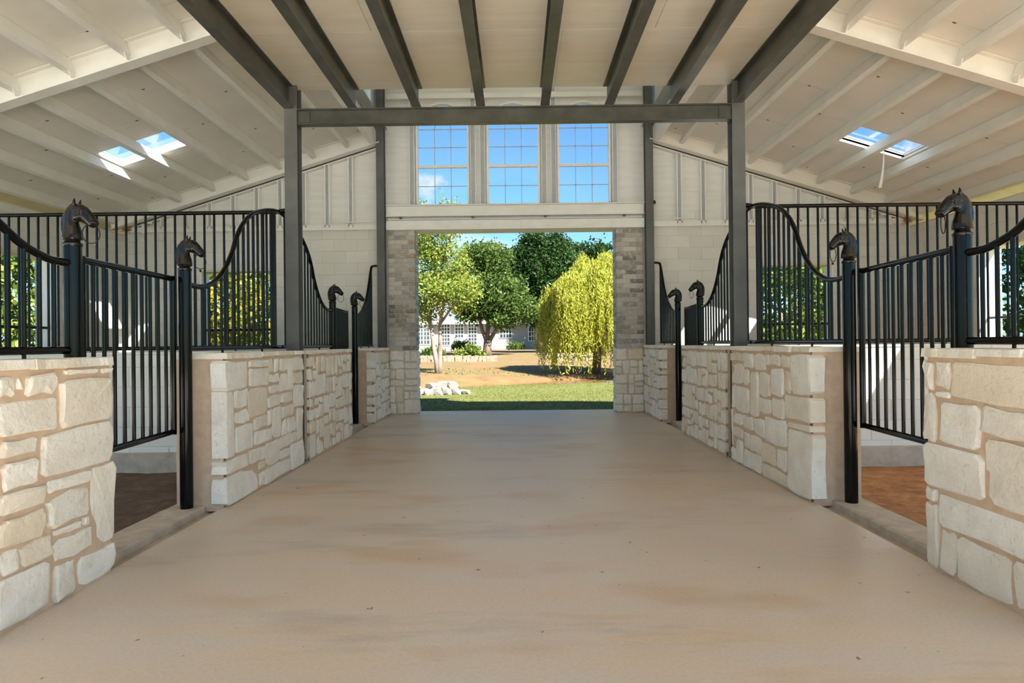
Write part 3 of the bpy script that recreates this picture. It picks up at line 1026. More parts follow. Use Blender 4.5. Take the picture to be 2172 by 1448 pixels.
PX = [2.85 + 0.573 * i for i in range(8)]
RY = (2.3, 6.30, 10.42)
SKX = (PX[3] + 0.03, PX[5] - 0.03)
SKYS = {-1: ((8.28, 8.85), (3.78, 4.35)), 1: ((8.43, 9.0), (3.78, 4.35))}
for s, sn in SIDES:
    ceil = empty('ceiling_' + sn, (s * 4.6, 6, 4), 'sloping ceiling of painted boards over the %s hand stalls' % sn, kind='structure')
    SKY = SKYS[s]
    xb = [2.36] + PX + [7.45]
    YE = 10.95
    for k in range(len(xb) - 1):
        holes = SKY if k in (4, 5) else ()
        off = 0.61 if k % 2 else 0.0
        seams = [ROOF_Y0] + [y for y in [10.24 - 1.22 * j + off for j in range(11, -1, -1)] if ROOF_Y0 + .1 < y < 10.9] + [YE]
        for j in range(len(seams) - 1):
            segs = [(seams[j], seams[j + 1])]
            for (h0, h1) in holes:
                ns = []
                for (a, b) in segs:
                    if b <= h0 or a >= h1:
                        ns.append((a, b)); continue
                    if a < h0: ns.append((a, h0))
                    if b > h1: ns.append((h1, b))
                segs = ns
            for (a, b) in segs:
                if b - a < 0.02:
                    continue
                mb = slab(MB(), s, xb[k] + .0015, xb[k + 1] - .0015, a + .004, b - .004, 0, 0.014)
                obj('board', mb, 'ceiling_board' if k < 8 else 'soffit_board', ceil)
                if b in seams and k < 8 and 0 < b < 10.5:
                    xm = (xb[k] + xb[k + 1]) / 2 + rnd.uniform(-.12, .12)
                    obj('clip', slab(MB(), s, xm - .017, xm + .017, b - .008, b + .008, -.003, .002), 'rust', ceil)
    # metal roof skin above, open at the skylights
    mb = MB()
    xs = [2.2, SKX[0], SKX[1], 7.5]
    ys = [ROOF_Y0, SKY[1][0], SKY[1][1], SKY[0][0], SKY[0][1], 11.0]
    for i in range(3):
        for j in range(5):
            if i == 1 and j in (1, 3):
                continue
            slab(mb, s, xs[i], xs[i + 1], ys[j], ys[j + 1], 0.03, 0.06)
    obj('roof_skin', mb, 'roof_metal', ceil)
    # rafters
    for ri, yr in enumerate(RY):
        root = empty('roof_rafter', (s * 4.6, yr, 4), 'white sloping steel rafter %s, %s side' % (('over the near stall front', 'over the stall divider', 'along the end gable')[ri], sn), 'rafter', 'roof rafters')
        x0, x1 = 2.36, 6.95
        mw = 'white_steel' if s < 0 else 'white_steel_warm'
        obj('bottom_flange', slab(MB(), s, x0, x1, yr - .07, yr + .07, -0.245, -0.232), mw, root)
        obj('web', slab(MB(), s, x0, x1, yr - .006, yr + .006, -0.232, -0.014), mw, root)
        obj('top_flange', slab(MB(), s, x0, x1, yr - .06, yr + .06, -0.014, -0.002), mw, root)
    # purlins, one per bay
    for bi, (ya, yb2) in enumerate(((ROOF_Y0, RY[0]), (RY[0], RY[1]), (RY[1], RY[2]))):
        for k, px in enumerate(PX):
            where = ('in the nearest bay', 'in the near bay', 'in the far bay')[bi]
            nm = ('%s from the eave' % ORD[7 - k]) if k < 7 else 'at the eave'
            root = empty('roof_purlin', (s * px, (ya + yb2) / 2, RA - RB * px - .1), 'white steel roof purlin %s, %s, over the %s stalls' % (nm, where, sn), 'purlin', 'roof purlins')
            a, b = ya + .012, yb2 - .012
            mw = 'white_steel'
            mb = MB()
            slab(mb, s, px - .003, px + .003, a, b, -.150, -.016)
            slab(mb, s, px - .003, px + .060, a, b, -.156, -.150)
            slab(mb, s, px + .054, px + .060, a, b, -.150, -.134)
            slab(mb, s, px - .003, px + .060, a + .06, b - .06, -.016, -.003)
            obj('channel', mb, mw, root)
            if bi == 1:
                obj('clip', slab(MB(), s, px + .006, px + .012, yb2 - .10, yb2 - .012, -.228, -.02), mw, root)
    # ledger channel along the top of the slope
    root = empty('ledger_channel', (s * 2.40, 8.3, 4.6), 'white steel ledger along the upper edge of the %s roof slope' % sn, 'ledger', 'roof ledgers')
    obj('web', MB().box(s * 2.36, s * 2.375, 6.40, 10.36, 4.60, 4.83), 'white_steel', root)
    obj('lip', MB().box(s * 2.375, s * 2.45, 6.40, 10.36, 4.60, 4.612), 'white_steel', root)
    # eave: sunlit soffit board beyond the wall head
    root = empty('trim_eave_' + sn, (s * 7.1, 6, 3.3), 'pale eave board above the %s outer wall' % sn, kind='structure')
    obj('fascia', slab(MB(), s, 7.42, 7.46, ROOF_Y0, 10.95, -0.16, 0.0), 'soffit_board', root)
    obj('head_plate', MB().box(s * (OX + .02), s * (OX + .2), 5.2, FW + .24, OT, OT + .02), 'soffit_board', root)
    obj('end_board', MB().prism([(s * (OX - .02), 10.86, 2.9), (s * 7.46, 10.86, 2.9), (s * 7.46, 10.86, RA - RB * 7.46), (s * (OX - .02), 10.86, RA - RB * (OX - .02))],
                                [(s * (OX - .02), 10.89, 2.9), (s * 7.46, 10.89, 2.9), (s * 7.46, 10.89, RA - RB * 7.46), (s * (OX - .02), 10.89, RA - RB * (OX - .02))]), 'soffit_board', root)
    # skylights
    for ki, (h0, h1) in enumerate(SKY):
        root = empty('skylight', (s * 5.15, (h0 + h1) / 2, 4.1), 'white framed skylight in the %s roof slope%s' % (sn, '' if ki == 0 else ' nearer the camera'), 'skylight', 'skylights')
        mb = MB()
        t = 0.02
        slab(mb, s, SKX[0] - t, SKX[0], h0 - t, h1 + t, 0.0, 0.085)
        slab(mb, s, SKX[1], SKX[1] + t, h0 - t, h1 + t, 0.0, 0.085)
        slab(mb, s, SKX[0], SKX[1], h0 - t, h0, 0.0, 0.085)
        slab(mb, s, SKX[0], SKX[1], h1, h1 + t, 0.0, 0.085)
        obj('curb', mb, 'white_trim', root)
        mb = MB()
        slab(mb, s, SKX[0] - .03, SKX[0] + .01, h0 - .03, h1 + .03, 0.085, 0.097)
        slab(mb, s, SKX[1] - .01, SKX[1] + .03, h0 - .03, h1 + .03, 0.085, 0.097)
        slab(mb, s, SKX[0] + .01, SKX[1] - .01, h0 - .03, h0 + .01, 0.085, 0.097)
        slab(mb, s, SKX[0] + .01, SKX[1] - .01, h1 - .01, h1 + .03, 0.085, 0.097)
        obj('frame', mb, 'white_trim', root)
        obj('pane', slab(MB(), s, SKX[0] + .01, SKX[1] - .01, h0 + .01, h1 - .01, 0.088, 0.092), 'pane_glass', root)

# white strap hanging from the purlin under the right skylight
mb = MB()
px = PX[4] + .03
top = Vector(sl(1, px, 8.52, -.14))
pr = []
for i in range(9):
    t = i / 8
    pr.append((top + Vector((-0.07 * t * t - .01, -0.02 * t, -0.56 * t)), 0.004 + 0.018 * t))
for i in range(8):
    (p, w), (q, v) = pr[i], pr[i + 1]
    mb.prism([p + Vector((-w, 0, 0)), p + Vector((w, 0, 0)), p + Vector((w, .003, 0)), p + Vector((-w, .003, 0))],
             [q + Vector((-v, 0, 0)), q + Vector((v, 0, 0)), q + Vector((v, .003, 0)), q + Vector((-v, .003, 0))])
tag(obj('hanging_strap', mb, 'strap'), 'white strap hanging from the purlin under the right skylight', 'strap')

# ------------------------------------------------------------------ end gables over the block walls
GY = 10.53          # front of the studs
for s, sn in SIDES:
    root = empty('wall_gable_' + sn, (s * 4.5, GY + .1, BT), 'white sheathed gable with steel studs above the %s block wall' % sn, kind='structure')

    def roofz(x):
        return RA - RB * x - 0.27
    # sheathing panels between studs
    xs_st = [2.42 + 0.4064 * i for i in range(11)]
    xs_st = [x for x in xs_st if roofz(x) - BT > 0.08]
    edges = [2.34] + [x + .03 for x in xs_st[1:]] + [6.75]
    for i in range(len(edges) - 1):
        a, b = edges[i] + .001, edges[i + 1] - .001
        za, zb_ = max(roofz(a) + .24, BT + .02), max(roofz(b) + .24, BT + .02)
        mb = MB().prism([(s * a, GY + .10, BT), (s * b, GY + .10, BT), (s * b, GY + .10, zb_), (s * a, GY + .10, za)],
                        [(s * a, GY + .12, BT), (s * b, GY + .12, BT), (s * b, GY + .12, zb_), (s * a, GY + .12, za)])
        obj('panel', mb, 'sheathing', root)
    for x in xs_st[1:]:
        zt = roofz(x + .04) - .005
        if zt - BT < .1:
            continue
        st = obj('stud', MB().box(s * (x - .044), s * (x - .030), GY - .012, GY + .10, BT + .03, zt).box(s * (x + .030), s * (x + .044), GY - .012, GY + .10, BT + .03, zt), 'stud_flange', root)
        obj('stud_web', MB().box(s * (x - .034), s * (x + .034), GY + .05, GY + .06, BT + .03, zt), 'stud_web', st)
    # bottom track and sloping top track
    obj('bottom_track', MB().box(s * 2.34, s * 6.78, GY - .005, GY + .10, BT + .005, BT + .03).box(s * 2.34, s * 6.78, GY - .012, GY - .002, BT - .02, BT + .07), 'white_steel', root)
    a, b = 2.34, 6.6
    tt = MB().prism([(s * a, GY - .004, roofz(a) - .02), (s * b, GY - .004, roofz(b) - .02), (s * b, GY - .004, roofz(b) + .0), (s * a, GY - .004, roofz(a) + .0)],
                    [(s * a, GY + .10, roofz(a) - .02), (s * b, GY + .10, roofz(b) - .02), (s * b, GY + .10, roofz(b) + .0), (s * a, GY + .10, roofz(a) + .0)])
    obj('top_track', tt, 'white_steel', root)
    obj('gap_shade_strip', MB().prism([(s * a, GY + .085, roofz(a)), (s * b, GY + .085, roofz(b)), (s * b, GY + .085, roofz(b) + .1), (s * a, GY + .085, roofz(a) + .1)],
                                 [(s * a, GY + .099, roofz(a)), (s * b, GY + .099, roofz(b)), (s * b, GY + .099, roofz(b) + .1), (s * a, GY + .099, roofz(a) + .1)]), 'gap_shade', root)  # dark strip, the shaded gap below the rafter put into its colour
    # flat angle bar with an upturned hook end
    hb = MB().box(s * 2.36, s * 3.10, GY - .03, GY - .013, BT + .105, BT + .12).box(s * 3.085, s * 3.10, GY - .03, GY - .013, BT + .12, BT + .21)
    tag(obj('angle_bar', hb, 'white_steel'), 'thin white bar with hooked end low on the %s gable' % sn, 'bar', 'gable bars')
    # white bracket and straw nest in the outer corner
    br = MB().box(s * 6.36, s * 6.42, GY - .045, GY - .015, BT - .05, BT + .14).box(s * 6.24, s * 6.42, GY - .045, GY - .02, BT + .12, BT + .145)
    tag(obj('bracket', br, 'white_steel'), 'small white bracket near the outer corner of the %s gable' % sn, 'bracket', 'corner brackets')
    nb = MB()
    for i in range(70):
        c0 = Vector((s * (6.70 + rnd.uniform(-.07, .05)), GY + rnd.uniform(-.06, .02), BT + .035 + rnd.uniform(-.03, .05)))
        d = Vector((rnd.uniform(-1, 1), rnd.uniform(-1, 1), rnd.uniform(-.8, .6))).normalized() * rnd.uniform(.03, .07)
        nb.tube([c0 - d, c0 + d], .004, 4)
    tag(obj('straw_nest', nb, 'straw'), 'small brown straw nest tucked in the top corner, %s side' % sn, 'nest', 'straw nests', None)
kb = MB()
ring = [(2.40 + .045 * math.cos(t) * rr, 3.62 + .04 * math.sin(t) * rr) for t, rr in [(i * math.pi / 5, rnd.uniform(.7, 1.1)) for i in range(10)]]
kb.prism([(x, GY + .092, z) for x, z in ring], [(x, GY + .101, z) for x, z in ring])
tag(obj('knot_hole', kb, 'dark_knot'), 'dark ragged hole in the white panel right of the windows', 'hole')

# ------------------------------------------------------------------ centre wall over the doorway
ZD = 3.155
root = empty('trim_1', (0, 10.45, ZD), 'white flat header board above the doorway', kind='structure')
obj('board', MB().box(-2.2, 2.2, 10.44, 10.86, ZD, ZD + .155), 'white_trim', root)
root = empty('trim_2', (0, 10.43, 3.31), 'white sliding door track above the header', kind='structure')
obj('track', MB().box(-2.17, 2.17, 10.425, 10.47, ZD + .165, ZD + .178), 'white_steel', root)
obj('track', MB().box(-2.17, 2.17, 10.46, 10.47, ZD + .155, ZD + .215), 'stud_web', root)
for x in (-1.95, -.72, .52, 1.86):
    obj('hanger', MB().box(x - .02, x + .02, 10.42, 10.455, ZD + .178, ZD + .215), 'dark_steel', root)
root = empty('header_channel', (0, 10.45, 3.37), 'wide white steel channel beam under the three arched windows', 'beam')
obj('web', MB().box(-2.2, 2.2, 10.46, 10.475, 3.375, 3.575), 'white_steel', root)
obj('bottom_flange', MB().box(-2.2, 2.2, 10.40, 10.46, 3.375, 3.39), 'white_steel', root)
obj('top_flange', MB().box(-2.2, 2.2, 10.40, 10.46, 3.56, 3.575), 'white_steel', root)

SY = 10.66
cw = empty('wall_center', (0, SY, 3.57), 'white sheathed wall with three tall arched windows above the doorway', kind='structure')
WCX = (-1.245, -0.02, 1.205)
WH = 0.455          # half opening
WZB, WZS = 3.605, 4.935
ZT = 6.95
obj('panel', MB().box(-2.3, 2.3, SY, SY + .02, 3.30, WZB), 'sheathing', cw)
bounds = [-2.3, (WCX[0] + WCX[1]) / 2, (WCX[1] + WCX[2]) / 2, 2.3]
for i, cx in enumerate(WCX):
    a, b = bounds[i], bounds[i + 1]
    obj('panel', MB().box(a, cx - WH, SY, SY + .02, WZB, WZS), 'sheathing', cw)
    obj('panel', MB().box(cx + WH, b, SY, SY + .02, WZB, WZS), 'sheathing', cw)
    mb = MB()
    n = 20
    arc = [(cx - WH * math.cos(math.pi * j / n), WZS + WH * math.sin(math.pi * j / n)) for j in range(n + 1)]
    mb.box(a, cx - WH, SY, SY + .02, WZS, ZT).box(cx + WH, b, SY, SY + .02, WZS, ZT)
    for j in range(n):
        (xa, za), (xb_, zb_) = arc[j], arc[j + 1]
        mb.prism([(xa, SY, za), (xb_, SY, zb_), (xb_, SY, ZT), (xa, SY, ZT)], [(xa, SY + .02, za), (xb_, SY + .02, zb_), (xb_, SY + .02, ZT), (xa, SY + .02, ZT)])
    obj('panel', mb, 'sheathing', cw)
    # the window itself
    w = empty('window_%d' % (5 + i), (cx, SY, WZB), 'arched sash window above the doorway, %s of the three' % ('left', 'middle', 'right')[i], kind='structure')
    fy0, fy1 = SY - .055, SY + .03
    fo, fi = WH + .008, WH - .028
    mb = MB()
    out_r = [(cx - fo, WZB)] + [(cx - fo * math.cos(math.pi * j / n), WZS + fo * math.sin(math.pi * j / n)) for j in range(n + 1)] + [(cx + fo, WZB)]
    in_r = [(cx - fi, WZB)] + [(cx - fi * math.cos(math.pi * j / n), WZS + fi * math.sin(math.pi * j / n)) for j in range(n + 1)] + [(cx + fi, WZB)]
    for j in range(len(out_r) - 1):
        q = [out_r[j], out_r[j + 1], in_r[j + 1], in_r[j]]
        mb.prism([(x, fy0, z) for x, z in q], [(x, fy1, z) for x, z in q])
    mb.box(cx - fo, cx + fo, fy0, fy1, WZB - .012, WZB + .022)
    obj('frame', mb, 'white_trim', w)
    zm = 4.285
    obj('meeting_rail', MB().box(cx - fi, cx + fi, SY - .03, SY + .02, zm - .022, zm + .022), 'white_trim', w)
    obj('stool', MB().box(cx - fo - .02, cx + fo + .02, SY - .075, SY - .01, WZB - .032, WZB - .012), 'white_trim', w)
    c3 = [cx - fi, cx - fi / 3, cx + fi / 3, cx + fi]
    rows = [(WZB + .022, (WZB + .022 + zm - .022) / 2), ((WZB + .022 + zm - .022) / 2, zm - .022), (zm + .022, (zm + .022 + WZS) / 2), ((zm + .022 + WZS) / 2, WZS)]
    mw = .006
    for x in c3[1:3]:
        obj('muntin', MB().box(x - mw, x + mw, SY - .006, SY + .006, WZB, WZS), 'stud_web', w)
    for z in (rows[0][1], rows[2][1], rows[3][1]):
        obj('muntin', MB().box(cx - fi, cx + fi, SY - .006, SY + .006, z - mw, z + mw), 'stud_web', w)
    ri_ = fi / 3
    hub = MB()
    for j in range(12):
        t0, t1 = math.pi * j / 12, math.pi * (j + 1) / 12
        q = [(cx + (ri_ + d) * math.cos(t), WZS + (ri_ + d) * math.sin(t)) for t, d in ((t0, mw), (t1, mw), (t1, -mw), (t0, -mw))]
        hub.prism([(x, SY - .006, z) for x, z in q], [(x, SY + .006, z) for x, z in q])
    obj('muntin', hub, 'stud_web', w)
    for t in (math.pi / 4, math.pi / 2, 3 * math.pi / 4):
        obj('muntin', MB().tube([(cx + ri_ * math.cos(t), SY, WZS + ri_ * math.sin(t)), (cx + fi * math.cos(t), SY, WZS + fi * math.sin(t))], mw, 6), 'stud_web', w)
    for (z0, z1) in rows:
        for q in range(3):
            obj('pane', MB().box(c3[q] + mw, c3[q + 1] - mw, SY - .002, SY + .002, z0 + mw, z1 - mw), 'pane_glass', w)
    def sector(r0, r1, t0, t1):
        m_ = MB()
        nn = 6
        q = [(cx + r1 * math.cos(t0 + (t1 - t0) * j / nn), WZS + r1 * math.sin(t0 + (t1 - t0) * j / nn)) for j in range(nn + 1)]
        if r0 > 0:
            q += [(cx + r0 * math.cos(t1 - (t1 - t0) * j / nn), WZS + r0 * math.sin(t1 - (t1 - t0) * j / nn)) for j in range(nn + 1)]
        for j in range(nn):
            a_, b_ = q[j], q[j + 1]
            if r0 > 0:
                c_, d_ = q[len(q) - 2 - j], q[len(q) - 1 - j]
                z4 = [a_, b_, c_, d_]
            else:
                z4 = [a_, b_, (cx, WZS)]
            m_.prism([(x, SY - .002, z) for x, z in z4], [(x, SY + .002, z) for x, z in z4])
        return m_
    obj('pane', sector(0, ri_ - mw, 0.03, math.pi - .03), 'pane_glass', w)
    for j in range(4):
        obj('pane', sector(ri_ + mw, fi, math.pi * j / 4 + .01, math.pi * (j + 1) / 4 - .01), 'pane_glass', w)
# studs flanking the windows and a girt across the top
st_x = [-1.245 - .525, -1.245 + .53, -.02 - .53, -.02 + .53, 1.205 - .53, 1.205 + .525]
for x in st_x:
    st = obj('stud', MB().box(x - .045, x - .037, SY - .11, SY, 3.58, ZT).box(x + .037, x + .045, SY - .11, SY, 3.58, ZT), 'stud_flange', cw)
    obj('stud_web', MB().box(x - .037, x + .037, SY - .05, SY - .04, 3.58, ZT), 'stud_web', st)
obj('girt', MB().box(-2.2, 2.2, SY - .13, SY - .115, 5.42, 5.52).box(-2.2, 2.2, SY - .16, SY - .13, 5.42, 5.43), 'white_steel', cw)
obj('sill_track', MB().box(-2.2, 2.2, SY - .12, SY, 3.565, 3.58), 'white_steel', cw)

# raised clerestory over the aisle: windows in the left wall, the right kept solid to stop sun, and a small gable roof
for s, sn in SIDES:
    root = empty('wall_clerestory_' + sn, (s * 2.4, 6, 4.85), 'white clerestory wall above the %s roof slope' % sn, kind='structure')
    hol = [(9.5, 10.1, 5.1, 5.8), (7.0, 8.0, 5.4, 6.3), (4.6, 5.6, 5.4, 6.3)] if s < 0 else []
    obj('panel', wall_core('y', s * 2.38, s * 2.42, ROOF_Y0, 10.68, 4.84, 6.75, hol), 'sheathing', root)
    for (a, b, z0, z1) in hol:
        w = obj('window', MB().box(s * 2.36, s * 2.44, a - .03, b + .03, z0 - .03, z0 + .02).box(s * 2.36, s * 2.44, a - .03, b + .03, z1 - .02, z1 + .03)
                .box(s * 2.36, s * 2.44, a - .03, a + .02, z0, z1).box(s * 2.36, s * 2.44, b - .02, b + .03, z0, z1)
                .box(s * 2.38, s * 2.42, (a + b) / 2 - .01, (a + b) / 2 + .01, z0, z1), 'white_trim', root)
        obj('pane', MB().box(s * 2.398, s * 2.402, a + .02, b - .02, z0 + .02, z1 - .02), 'pane_glass', w)
mr_ = empty('ceiling_clerestory', (0, 6, 6.8), 'gabled roof over the tall centre of the barn', kind='structure')
for s in (-1, 1):
    obj('roof_slope', MB().prism([(0, ROOF_Y0, 7.5), (s * 2.75, ROOF_Y0, 6.66), (s * 2.75, ROOF_Y0, 6.72), (0, ROOF_Y0, 7.56)],
                                 [(0, 10.95, 7.5), (s * 2.75, 10.95, 6.66), (s * 2.75, 10.95, 6.72), (0, 10.95, 7.56)]), 'ceiling_board', mr_)
gb = MB().prism([(-2.42, SY, 6.7), (2.42, SY, 6.7), (0, SY, 7.5)], [(-2.42, SY + .02, 6.7), (2.42, SY + .02, 6.7), (0, SY + .02, 7.5)])
obj('gable', gb, 'sheathing', mr_)

# ------------------------------------------------------------------ horse heads
def loft_sections(mb, secs, n=14):
    """secs: (centre x, centre z, axis angle, half size in the profile plane, half width y)"""
    o = len(mb.v)
    for (cx, cz, ang, rp, ry) in secs:
        a = Vector((math.cos(ang), 0, math.sin(ang)))
        for k in range(n):
            t = 2 * math.pi * k / n
            p = Vector((cx, 0, cz)) + a * rp * math.cos(t) + Vector((0, 1, 0)) * ry * math.sin(t)
            mb.v.append(tuple(p))
    for i in range(len(secs) - 1):
        for k in range(n):
            mb.f.append((o + i * n + k, o + i * n + (k + 1) % n, o + (i + 1) * n + (k + 1) % n, o + (i + 1) * n + k))
    mb.f.append(tuple(o + k for k in range(n))[::-1])
    e = o + (len(secs) - 1) * n
    mb.f.append(tuple(e + k for k in range(n)))


def ellipsoid(mb, c, r, nu=12, nv=8):
    o = len(mb.v)
    for j in range(nv + 1):
        ph = math.pi * j / nv - math.pi / 2
        for i in range(nu):
            t = 2 * math.pi * i / nu
            mb.v.append((c[0] + r[0] * math.cos(ph) * math.cos(t), c[1] + r[1] * math.cos(ph) * math.sin(t), c[2] + r[2] * math.sin(ph)))
    for j in range(nv):
        for i in range(nu):
            mb.f.append((o + j * nu + i, o + j * nu + (i + 1) % nu, o + (j + 1) * nu + (i + 1) % nu, o + (j + 1) * nu + i))


def horse_mesh():
    mb = MB()
    # neck: base plinth up to the poll
    loft_sections(mb, [(.000, .000, 0.0, .050, .044), (.001, .022, 0.0, .049, .040), (.001, .045, -.05, .046, .034), (-.003, .070, -.12, .042, .030),
                       (-.006, .095, -.25, .040, .028), (-.004, .120, -.45, .040, .027), (.004, .143, -.75, .037, .026), (.018, .160, -1.05, .030, .024)])
    # head: poll to muzzle
    loft_sections(mb, [(.014, .158, 1.0, .026, .023), (.036, .146, .92, .040, .030), (.058, .130, .88, .043, .031), (.078, .115, .86, .038, .027), (.096, .100, .84, .032, .023),
                       (.112, .085, .82, .028, .021), (.124, .074, .80, .026, .021), (.133, .067, .80, .019, .016)])
    # jaw, cheeks, brows, eyes, nostrils, lips
    for y in (-1, 1):
        ellipsoid(mb, (.046, y * .016, .119), (.033, .018, .031))
        ellipsoid(mb, (.066, y * .027, .142), (.014, .008, .008))
        ellipsoid(mb, (.067, y * .0305, .131), (.008, .007, .0065))
        ellipsoid(mb, (.128, y * .018, .080), (.008, .008, .009))
        # ear: a leaf-shaped cone, opening forward
        o = Vector((.026, y * .017, .172))
        loft = []
        nn = 8
        st = len(mb.v)
        for (h, rx, ry) in ((-.012, .009, .008), (.0, .010, .010), (.013, .0095, .0105), (.026, .006, .007), (.037, .0015, .0015)):
            cx, cz = o.x + .006 * h / .037, o.z + h
            for kk in range(nn):
                t = 2 * math.pi * kk / nn
                mb.v.append((cx + rx * math.cos(t) * (.55 if math.cos(t) > 0 else 1), o.y + y * .10 * h + ry * math.sin(t), cz))
        for i in range(4):
            for kk in range(nn):
                mb.f.append((st + i * nn + kk, st + i * nn + (kk + 1) % nn, st + (i + 1) * nn + (kk + 1) % nn, st + (i + 1) * nn + kk))
        mb.f.append(tuple(st + kk for kk in range(nn))[::-1])
        mb.f.append(tuple(st + 4 * nn + kk for kk in range(nn)))
    ellipsoid(mb, (.116, 0, .066), (.014, .013, .009))
    # mane: ridge down the back of the neck ending in a small curl
    path = [(.028, .180), (.006, .176), (-.018, .160), (-.036, .136), (-.046, .108), (-.050, .080), (-.049, .050), (-.045, .022), (-.048, .008)]
    mb.tube([(a, 0, b) for a, b in path], [.006, .009, .0105, .0115, .012, .012, .0115, .010, .012], 8)
    me = bpy.data.meshes.new('horse_raw')
    me.from_pydata(mb.v, [], mb.f)
    bm = bmesh.new(); bm.from_mesh(me); bmesh.ops.recalc_face_normals(bm, faces=bm.faces); bm.to_mesh(me); bm.free()
    tmp = bpy.data.objects.new('horse_tmp', me)
    COL.objects.link(tmp)
    rm = tmp.modifiers.new('r', 'REMESH')
    rm.mode = 'VOXEL'
    rm.voxel_size = 0.0032
    sm = tmp.modifiers.new('s', 'SMOOTH')
    sm.factor = 0.5
    sm.iterations = 4
    dg = bpy.context.evaluated_depsgraph_get()
    out = bpy.data.meshes.new_from_object(tmp.evaluated_get(dg))
    bpy.data.objects.remove(tmp)
    out.name = 'horse_head'
    out.polygons.foreach_set('use_smooth', [True] * len(out.polygons))
    out.materials.clear()
    out.materials.append(M['cast_iron'])
    return out


HORSE = horse_mesh()
POST_X = 2.43
POST_T = 1.785
POSTS = (3.345, 4.485, 8.105, 9.215)
PR = 0.0445
POST_LAB = ('nearest the camera', 'at the latch side of the near gate', 'at the hinge side of the far gate', 'beside the short far stone wall')
for s, sn in SIDES:
    for i, py in enumerate(POSTS):
        root = empty('horse_head_post', (s * POST_X, py, 0), 'black post with iron horse head, %s side, %s' % (sn, POST_LAB[i]), 'post', 'horse head gate posts')
        obj('pipe', MB().tube([(s * POST_X, py, 0.012), (s * POST_X, py, POST_T - .02)], PR, 20), 'black_paint', root, True)
        obj('collar', MB().lathe([(PR, POST_T - .03), (PR + .004, POST_T - .022), (PR + .004, POST_T - .012), (PR - .006, POST_T - .004), (PR - .008, POST_T + .004), (PR + .003, POST_T + .008), (PR + .006, POST_T + .015), (PR + .001, POST_T + .022), (.02, POST_T + .024)], s * POST_X, py, 20), 'cast_iron', root, True)
        hd = inst('horse_head', HORSE, (s * POST_X, py, POST_T + .012), root)
        turn = (0.10, -0.02, 0.06, -0.05)[i]
        hd.rotation_euler = (0, 0, (0 if s < 0 else math.pi) - s * -turn)
        hd.scale = (1.06, 1.06, 1.06)
        # ring through the mouth
        rot = Matrix.Rotation(hd.rotation_euler[2], 3, 'Z')
        ctr = Vector((s * POST_X, py, POST_T + .012)) + rot @ Vector((.112, 0, .026))
        if i == 3 and s > 0:
            rg = MB().torus(ctr + rot @ Vector((.035, 0, .01)), rot @ Vector((.45, 0, -.9)), rot @ Vector((0, 1, 0)), .05, .03, .0028)
        else:
            rg = MB().torus(ctr, rot @ Vector((.82, .57, 0)), (0, 0, 1), .040, .053, .0028)
        obj('ring', rg, 'cast_iron', root, 'all')

# ------------------------------------------------------------------ stall front panels
RR = 0.0205
BR = 0.0118
RAIL_Z = 1.188
LONG = [(0, 1.662), (.03, 1.660), (.095, 1.659), (.18, 1.687), (.265, 1.76), (.333, 1.853), (.405, 2.0), (.45, 2.133), (.51, 2.262), (.59, 2.37), (.67, 2.44), (.80, 2.515), (.90, 2.555), (1.0, 2.58)]
SHORT = [(0, 1.662), (.08, 1.662), (.15, 1.668), (.3, 1.71), (.42, 1.777), (.55, 1.865), (.65, 1.965), (.75, 2.10), (.84, 2.26), (.91, 2.39), (.96, 2.47), (1.0, 2.52)]


def smooth_curve(pts, n):
    """Catmull-Rom through (s, z) samples"""
    out = []
    P = [pts[0]] + list(pts) + [pts[-1]]
    for i in range(1, len(P) - 2):
        p0, p1, p2, p3 = [Vector(p) for p in P[i - 1:i + 3]]
        for j in range(n):
            t = j / n
            out.append(0.5 * ((2 * p1) + (-p0 + p2) * t + (2 * p0 - 5 * p1 + 4 * p2 - p3) * t * t + (-p0 + 3 * p1 - 3 * p2 + p3) * t ** 3))
    out.append(Vector(P[-2]))
    return [(v.x, v.y) for v in out]


def front_panel(s, ypost, yend, prof, lab):
    """curved pipe panel from a post to a column"""
    root = empty('stall_railing', (s * POST_X, (ypost + yend) / 2, WALL_TOP), lab, 'railing', 'stall front railings')
    d = 1 if yend > ypost else -1
    y0 = ypost + d * (PR - .004)
    L = yend - y0
    cv = smooth_curve(prof, 4)
    pts = [(s * POST_X, y0 + L * a, z) for a, z in cv]
    obj('top_rail', MB().tube(pts, RR, 12), 'black_paint', root, 'all')
    obj('bottom_rail', MB().tube([(s * POST_X, y0, RAIL_Z), (s * POST_X, yend, RAIL_Z)], RR, 12), 'black_paint', root, True)
    zt = pts[-1][2]
    stub = [(s * POST_X, pts[-1][1] - d * .004, zt), (s * 2.39, pts[-1][1] + d * .012, zt + .012), (s * 2.34, pts[-1][1] + d * .02, zt + .015)]
    obj('stub', MB().tube(stub, RR * .95, 10), 'black_paint', root, True)
    za = np.array(cv)
    nb = max(2, int(round(abs(L) / 0.1016)))
    for i in range(1, nb + (1 if prof is SHORT else 0)):
        a = i / nb
        if a > .995:
            a = .985
        z = float(np.interp(a, za[:, 0], za[:, 1]))
        y = y0 + L * a
        obj('bar', MB().tube([(s * POST_X, y, RAIL_Z), (s * POST_X, y, z)], BR, 8, False), 'black_paint', root, 'all')
    # little feet that hold the rail off the wall
    for a in (.3, .75):
        obj('foot', MB().tube([(s * POST_X, y0 + L * a, WALL_TOP - .002), (s * POST_X, y0 + L * a, RAIL_Z - .01)], .010, 6), 'black_paint', root, True)


